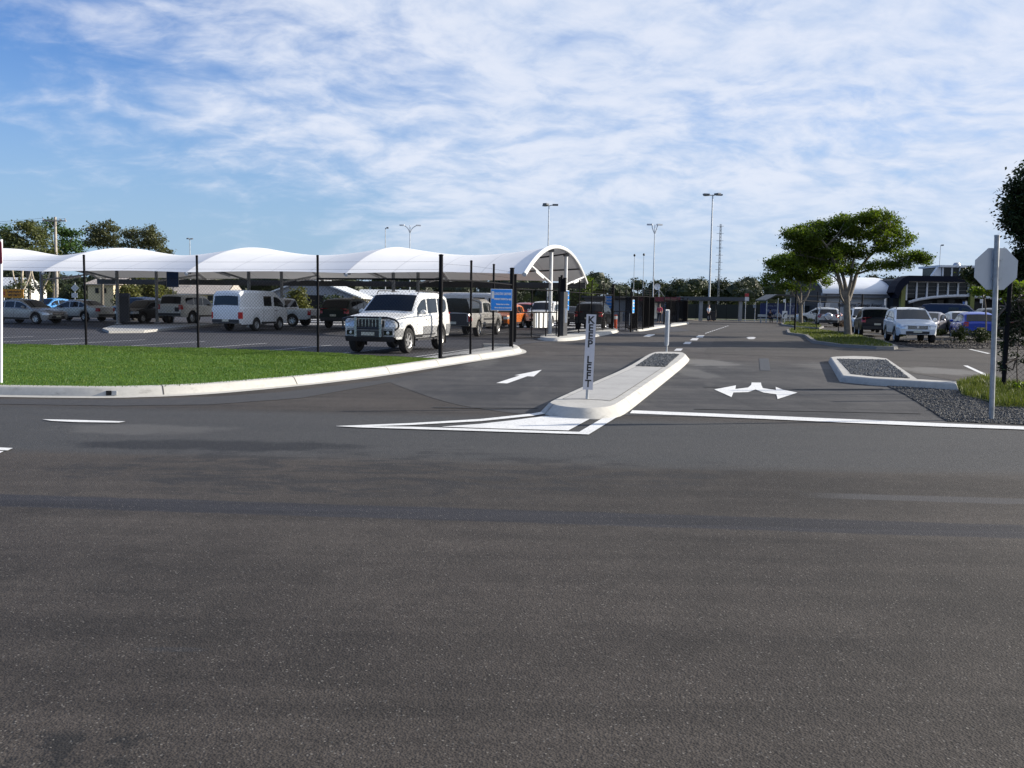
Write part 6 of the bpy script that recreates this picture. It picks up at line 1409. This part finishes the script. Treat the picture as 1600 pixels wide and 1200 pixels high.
# houses and sheds on the left
def house(name, label, u0_, u1_, Y, vw, vr, wall, roof, depth=7, gable=False):
    q = thing(name, label, 'building', B((u0_ + u1_) / 2, Y)); xa, xb = B(u0_, Y).x, B(u1_, Y).x; uc = (u0_ + u1_) / 2; ze_, zr_ = zof(vw, uc, Y), zof(vr, uc, Y); xc = (xa + xb) / 2
    mb = MB(); mb.box((xc, Y + depth / 2, ze_ / 2), (xb - xa, depth, ze_))
    if gable: b_ = len(mb.v); mb.v += [(xa, Y, ze_), (xb, Y, ze_), (xc, Y, zr_)]; mb.f.append((b_, b_ + 1, b_ + 2))
    obj('wall', mb, wall, q); mb = MB(); o = .4
    if gable: V_ = [(xa - o, Y - o, ze_ - .12), (xc, Y - o, zr_ + .06), (xb + o, Y - o, ze_ - .12)]; W2 = [(x, Y + depth + o, z) for x, _, z in V_]
    else: V_ = [(xa - o, Y - o, ze_), (xa - o + (depth / 2 if xb - xa > depth else 0), Y + depth / 2, zr_), (xa - o, Y + depth + o, ze_)]; W2 = [(xb + o, Y - o, ze_), (xb + o - (depth / 2 if xb - xa > depth else 0), Y + depth / 2, zr_), (xb + o, Y + depth + o, ze_)]
    mb.v += V_ + W2 + [(x, y, z - .14) for x, y, z in V_ + W2]; mb.f += [(0, 3, 4, 1), (1, 4, 5, 2), (6, 7, 10, 9), (7, 8, 11, 10), (0, 1, 7, 6), (1, 2, 8, 7), (3, 9, 10, 4), (4, 10, 11, 5), (0, 6, 9, 3), (2, 5, 11, 8)] + ([(0, 2, 1), (3, 4, 5)] if not gable else [])
    obj('roof', mb, roof, q); return q, xa, xb, ze_
M_cream = pm('cream_render', (.60, .52, .36), .8, 0, .1, .6); M_wh = pm('white_cladding', (.66, .66, .64), .7); M_tile = pm('pale_tile_roof', (.38, .34, .31), .8, 0, .15, 2); M_tin = pm('white_tin_roof', (.66, .68, .68), .45, .2, .06); M_shed = pm('grey_shed_wall', (.26, .28, .31), .8)
def openings(q, Y, L_):
    for (u0_, u1_, v0_, v1_, nm, mt) in L_:
        a, b = B(u0_, Y), B(u1_, Y); z1_, z0_ = zof(v0_, u0_, Y), max(.02, zof(v1_, u0_, Y)); obj(nm, MB().box(((a.x + b.x) / 2, Y - .03, (z0_ + z1_) / 2), (b.x - a.x, .12, z1_ - z0_)), mt, q)
q, *_ = house('house', 'cream house with a pale tiled roof left of the delivery van', 262, 350, 118, 459, 437, M_cream, M_tile, 8); openings(q, 118, [(282, 290, 462, 470, 'window', M_dgl), (302, 310, 462, 470, 'window', M_dgl), (325, 333, 462, 470, 'window', M_dgl)])
q, *_ = house('shed', 'grey gabled shed with a wide dark doorway behind the delivery van', 410, 560, 92, 462, 434, M_shed, M_tin, 9, True); openings(q, 92, [(481, 506, 461, 492, 'doorway', M_underb), (440, 456, 470, 480, 'window', M_dgl)])
q, *_ = house('house', 'cream house far behind the silver utility', 676, 725, 140, 468, 456, M_cream, M_tile, 8); openings(q, 140, [(688, 694, 470, 476, 'window', M_dgl), (706, 712, 470, 476, 'window', M_dgl)])
q, *_ = house('house', 'white house at the left edge above the yellow sign', -30, 20, 122, 446, 432, M_wh, M_tin, 9); openings(q, 122, [(2, 6, 450, 458, 'window', M_dgl), (-14, -8, 450, 458, 'window', M_dgl)])
q, *_ = house('house', 'sunlit cream house behind the diamond sign', 138, 178, 120, 444, 432, M_cream, M_tile, 9); openings(q, 120, [(150, 155, 450, 458, 'window', M_dgl), (162, 167, 450, 458, 'window', M_dgl)])
q, *_ = house('house', 'tan house with a dark opening behind the white off road wagon', 560, 640, 126, 462, 452, M_cream, M_tin, 8); openings(q, 126, [(572, 580, 464, 472, 'window', M_dgl), (598, 606, 464, 472, 'window', M_dgl)])

# ------------------------------------------------------------------ small signs
def postsign(name, label, u, Y, vtop, panels, r=.035, group=None):
    b_ = B(u, Y); q = thing(name, label, 'sign', b_, group); obj('post', MB().tube([b_, (b_.x, b_.y, zof(vtop, u, Y))], r, 8), M_galv, q, 40)
    for (u0_, u1_, v0_, v1_, mt, nm) in panels:
        a, b = P(u0_, v1_, Y), P(u1_, v0_, Y); obj(nm, MB().box(((a.x + b.x) / 2, Y - .06, (a.z + b.z) / 2), (b.x - a.x, .02, b.z - a.z)), mt, q)
    return q
M_sgn = pm('white_sign_face', (.60, .60, .60), .5); M_sred = pm('red_sign_face', (.34, .03, .035), .5)
postsign('road_sign', 'red over white sign on a pole beside the covered walkway', 1164, 99, 458, [(1163.6, 1170, 458.6, 463.6, M_sred, 'red_panel'), (1163.6, 1170, 464.3, 470, M_sgn, 'white_panel')])
postsign('road_sign', 'small pale sign on a short pole left of the blue billboard', 1179, 96, 472, [(1176.6, 1181.4, 476, 481, M_alu, 'panel')])
q = postsign('arrow_sign', 'white sign with a black curved arrow before the blue billboards', 1225.5, 82, 467, [(1221.6, 1230, 486, 497.3, M_sgn, 'panel'), (1223.6, 1227.4, 467.5, 472.5, M_sgn, 'top_panel')])
c = P(1225.8, 491.5, 82); obj('arrow', MB().tube([c + Vector((-.10, -.085, -.22)), c + Vector((-.09, -.085, -.02)), c + Vector((.02, -.085, .10)), c + Vector((.12, -.085, .13))], [.045, .045, .05, .06], 6), M_blackp, q)
postsign('road_sign', 'tall white sign on a pole in front of the curved roof hall', 1382, 90, 466, [(1380.8, 1384, 467, 477, M_sgn, 'panel')])
postsign('road_sign', 'blue and white sign on the lime pillar of the terminal', 1507, 96, 470, [(1503.6, 1507, 471.4, 477.6, pm('blue_panel', (.05, .12, .35), .5), 'blue_panel'), (1507.2, 1511, 471.4, 477.6, M_sgn, 'white_panel')])
postsign('road_sign', 'white sign on a pole behind the dark wagon', 1533, 90, 467, [(1530.6, 1535, 467.4, 473.6, M_sgn, 'panel')])
Y = 82; b_ = B(117, Y); q = thing('road_sign', 'grey back of a diamond road sign with a small plate below', 'sign', b_); c = P(117.5, 450, Y); obj('post', MB().tube([b_, (c.x, Y, P(117, 441, Y).z)], .04, 8), M_galv, q, 40)
obj('diamond_plate', MB().box((c.x, Y - .06, c.z), (.52, .02, .52), 0, Matrix.Rotation(R(45), 3, 'Y')), M_alu, q); c2 = P(117, 461.5, Y); obj('lower_plate', MB().box((c2.x, Y - .06, c2.z), (.55, .02, .42)), M_alu, q)
Y = 66; a, b = P(3, 465, Y), P(36.5, 452, Y); q = thing('security_sign', 'orange sign with black writing and a red arrow at the left edge', 'sign', B(18, Y)); c = Vector(((a.x + b.x) / 2, Y, (a.z + b.z) / 2)); w_, h_ = b.x - a.x, b.z - a.z
obj('panel', MB().box(c, (w_, .03, h_)), pm('orange_sign_face', (.62, .27, .015), .5), q)
for s_ in (-.42, .42): obj('leg', MB().tube([(c.x + s_ * w_, Y + .05, 0), (c.x + s_ * w_, Y + .05, c.z + h_ / 2)], .03, 8), M_galv, q)
text('Undercover', .22, M_blackp, q, c + Vector((.14, -.018, .13)), (1, 0, 0), (0, 0, 1), bold=.01, width=w_ * .66); text('SECURITY', .22, M_blackp, q, c + Vector((.14, -.018, -.13)), (1, 0, 0), (0, 0, 1), bold=.01, width=w_ * .60)
mb = MB(); xx = c.x - w_ * .40; mb.v += [(xx - .10, Y - .018, c.z), (xx + .10, Y - .018, c.z + .2), (xx + .10, Y - .018, c.z + .05), (xx + .02, Y - .018, c.z), (xx + .10, Y - .018, c.z - .05), (xx + .10, Y - .018, c.z - .2)]; mb.f += [(0, 3, 2, 1), (0, 5, 4, 3)]; obj('arrow', mb, M_sred, q)

# ------------------------------------------------------------------ people far off
def skinned(name, verts, edges, radii, mat, parent):
    me = bpy.data.meshes.new('k'); me.from_pydata(verts, edges, []); o = bpy.data.objects.new('k', me); COL.objects.link(o)
    md = o.modifiers.new('s', 'SKIN'); sv_ = me.skin_vertices[0].data
    for i, r_ in enumerate(radii): sv_[i].radius = (r_, r_) if not isinstance(r_, tuple) else r_
    sv_[0].use_root = True; o.modifiers.new('d', 'SUBSURF').levels = 1
    dg = bpy.context.evaluated_depsgraph_get(); m2 = bpy.data.meshes.new_from_object(o.evaluated_get(dg)); bpy.data.objects.remove(o)
    m2.materials.clear(); m2.materials.append(mat); m2.name = name
    for p_ in m2.polygons: p_.use_smooth = True
    n = bpy.data.objects.new(name, m2); COL.objects.link(n); n.parent = parent; OFF[n.name] = Vector((0, 0, 0)); return n
M_skin = pm('skin', (.36, .20, .14), .6); M_hair = pm('dark_hair', (.02, .014, .01), .7)
def person(label, loc, rz, pose, shirt, trousers, scale=1.0):
    q = thing('person', label, 'person', loc); q.rotation_euler = (0, 0, rz); q.scale = (scale,) * 3
    if pose == 'walk': hip, kn, an = .92, [(-.10, .12, .50), (.10, -.10, .50)], [(-.10, .05, .07), (.10, -.22, .09)]; lift = 0
    elif pose == 'stand': hip, kn, an = .92, [(-.11, -.02, .49), (.11, -.02, .49)], [(-.12, 0, .07), (.12, 0, .07)]
    else: hip, kn, an = .54, [(-.11, -.42, .52), (.11, -.42, .52)], [(-.11, -.40, .07), (.11, -.40, .07)]
    v = [(0, 0, hip), (0, .01, hip + .25), (0, .02, hip + .48), (0, .0, hip + .60), (0, -.02, hip + .72)]; rd = [(.15, .10), (.13, .09), (.15, .09), .055, .075]
    e = [(0, 1), (1, 2), (2, 3), (3, 4)]; v.append((0, -.03, hip + .82)); rd.append(.07); e.append((4, 5))
    sw = .20
    for i, s_ in enumerate((-1, 1)):
        b_ = len(v); v += [(s_ * .10, 0, hip - .05), kn[i], an[i], (an[i][0], an[i][1] - .16, .04)]; rd += [.085, .058, .042, .035]; e += [(0, b_), (b_, b_ + 1), (b_ + 1, b_ + 2), (b_ + 2, b_ + 3)]
    for i, s_ in enumerate((-1, 1)):
        b_ = len(v); dy = (-.16 if (pose == 'walk') == (i == 0) else .08) if pose != 'sit' else -.26
        v += [(s_ * sw, .01, hip + .46), (s_ * (sw + .06), dy * .3 + .03, hip + .20), (s_ * (sw + .05), dy, hip - .02 if pose != 'sit' else hip + .08), (s_ * (sw + .03), dy - .04, hip - .12 if pose != 'sit' else hip + .05)]; rd += [.055, .043, .033, .028]; e += [(2, b_), (b_, b_ + 1), (b_ + 1, b_ + 2), (b_ + 2, b_ + 3)]
    skinned('body', v, e, rd, M_skin, q)
    grow = lambda x, a: (x[0] + a, x[1] + a) if isinstance(x, tuple) else x + a
    skinned('shirt', [v[0], v[1], v[2], v[14], v[15], v[18], v[19]], [(0, 1), (1, 2), (2, 3), (3, 4), (2, 5), (5, 6)], [grow(rd[0], .012), grow(rd[1], .014), grow(rd[2], .014), .066, .054, .066, .054], shirt, q)
    skinned('trousers', [(0, 0, hip + .03), v[6], v[7], v[8], v[10], v[11], v[12]], [(0, 1), (1, 2), (2, 3), (0, 4), (4, 5), (5, 6)], [(.155, .11), .098, .072, .058, .098, .072, .058], trousers, q)
    hd_ = MB().lathe([(0, .10), (.06, .085), (.085, .03), (.088, -.02), (.07, -.06)], 12, 'Z', (0, .012, hip + .815)); obj('hair', hd_, M_hair, q, 60, loc_local=True)
M_shl = pm('pale_blue_shirt', (.42, .50, .58), .8); M_trd = pm('dark_trousers', (.015, .016, .022), .85); M_shd = pm('dark_shirt', (.02, .02, .03), .85); M_shp = pm('pink_red_shirt', (.48, .05, .09), .8); M_shw = pm('white_grey_shirt', (.45, .46, .48), .8)
person('person in a pale blue shirt and dark trousers walking by the covered walkway', B(1107, 98.6), R(30), 'walk', M_shl, M_trd)
person('person in a pink red top standing by the cream kiosk door', B(1030, 86), R(-20), 'stand', M_shp, M_trd)
person('person in dark clothes sitting on the long bench under the shelter', B(1203, 93.4), 0, 'sit', M_shd, M_trd)
person('person in a pale shirt sitting at the right end of the long bench', B(1215, 93.4), 0, 'sit', M_shw, M_trd)
Y = 99; p = B(1112, Y); q = thing('litter_bin', 'dark wheeled bin beside the walking person', 'bin', p)
mb = MB(); mb.quadgrid([[(p.x + sx_ * w_, Y + sy_ * d_, z) for sx_, sy_ in ((-1, -1), (1, -1), (1, 1), (-1, 1))] for w_, d_, z in ((.30, .28, .06), (.36, .34, 1.0))], True); obj('body', mb, M_plastic, q); obj('lid', MB().box(p + Vector((0, -.02, 1.03)), (.78, .74, .07)), M_plastic, q)
for s_ in (-1, 1): obj('wheel', MB().lathe([(0, -.04), (.10, -.04), (.10, .04), (0, .04)], 12, 'X', (p.x + s_ * .30, Y + .26, .10)), M_rubber, q)
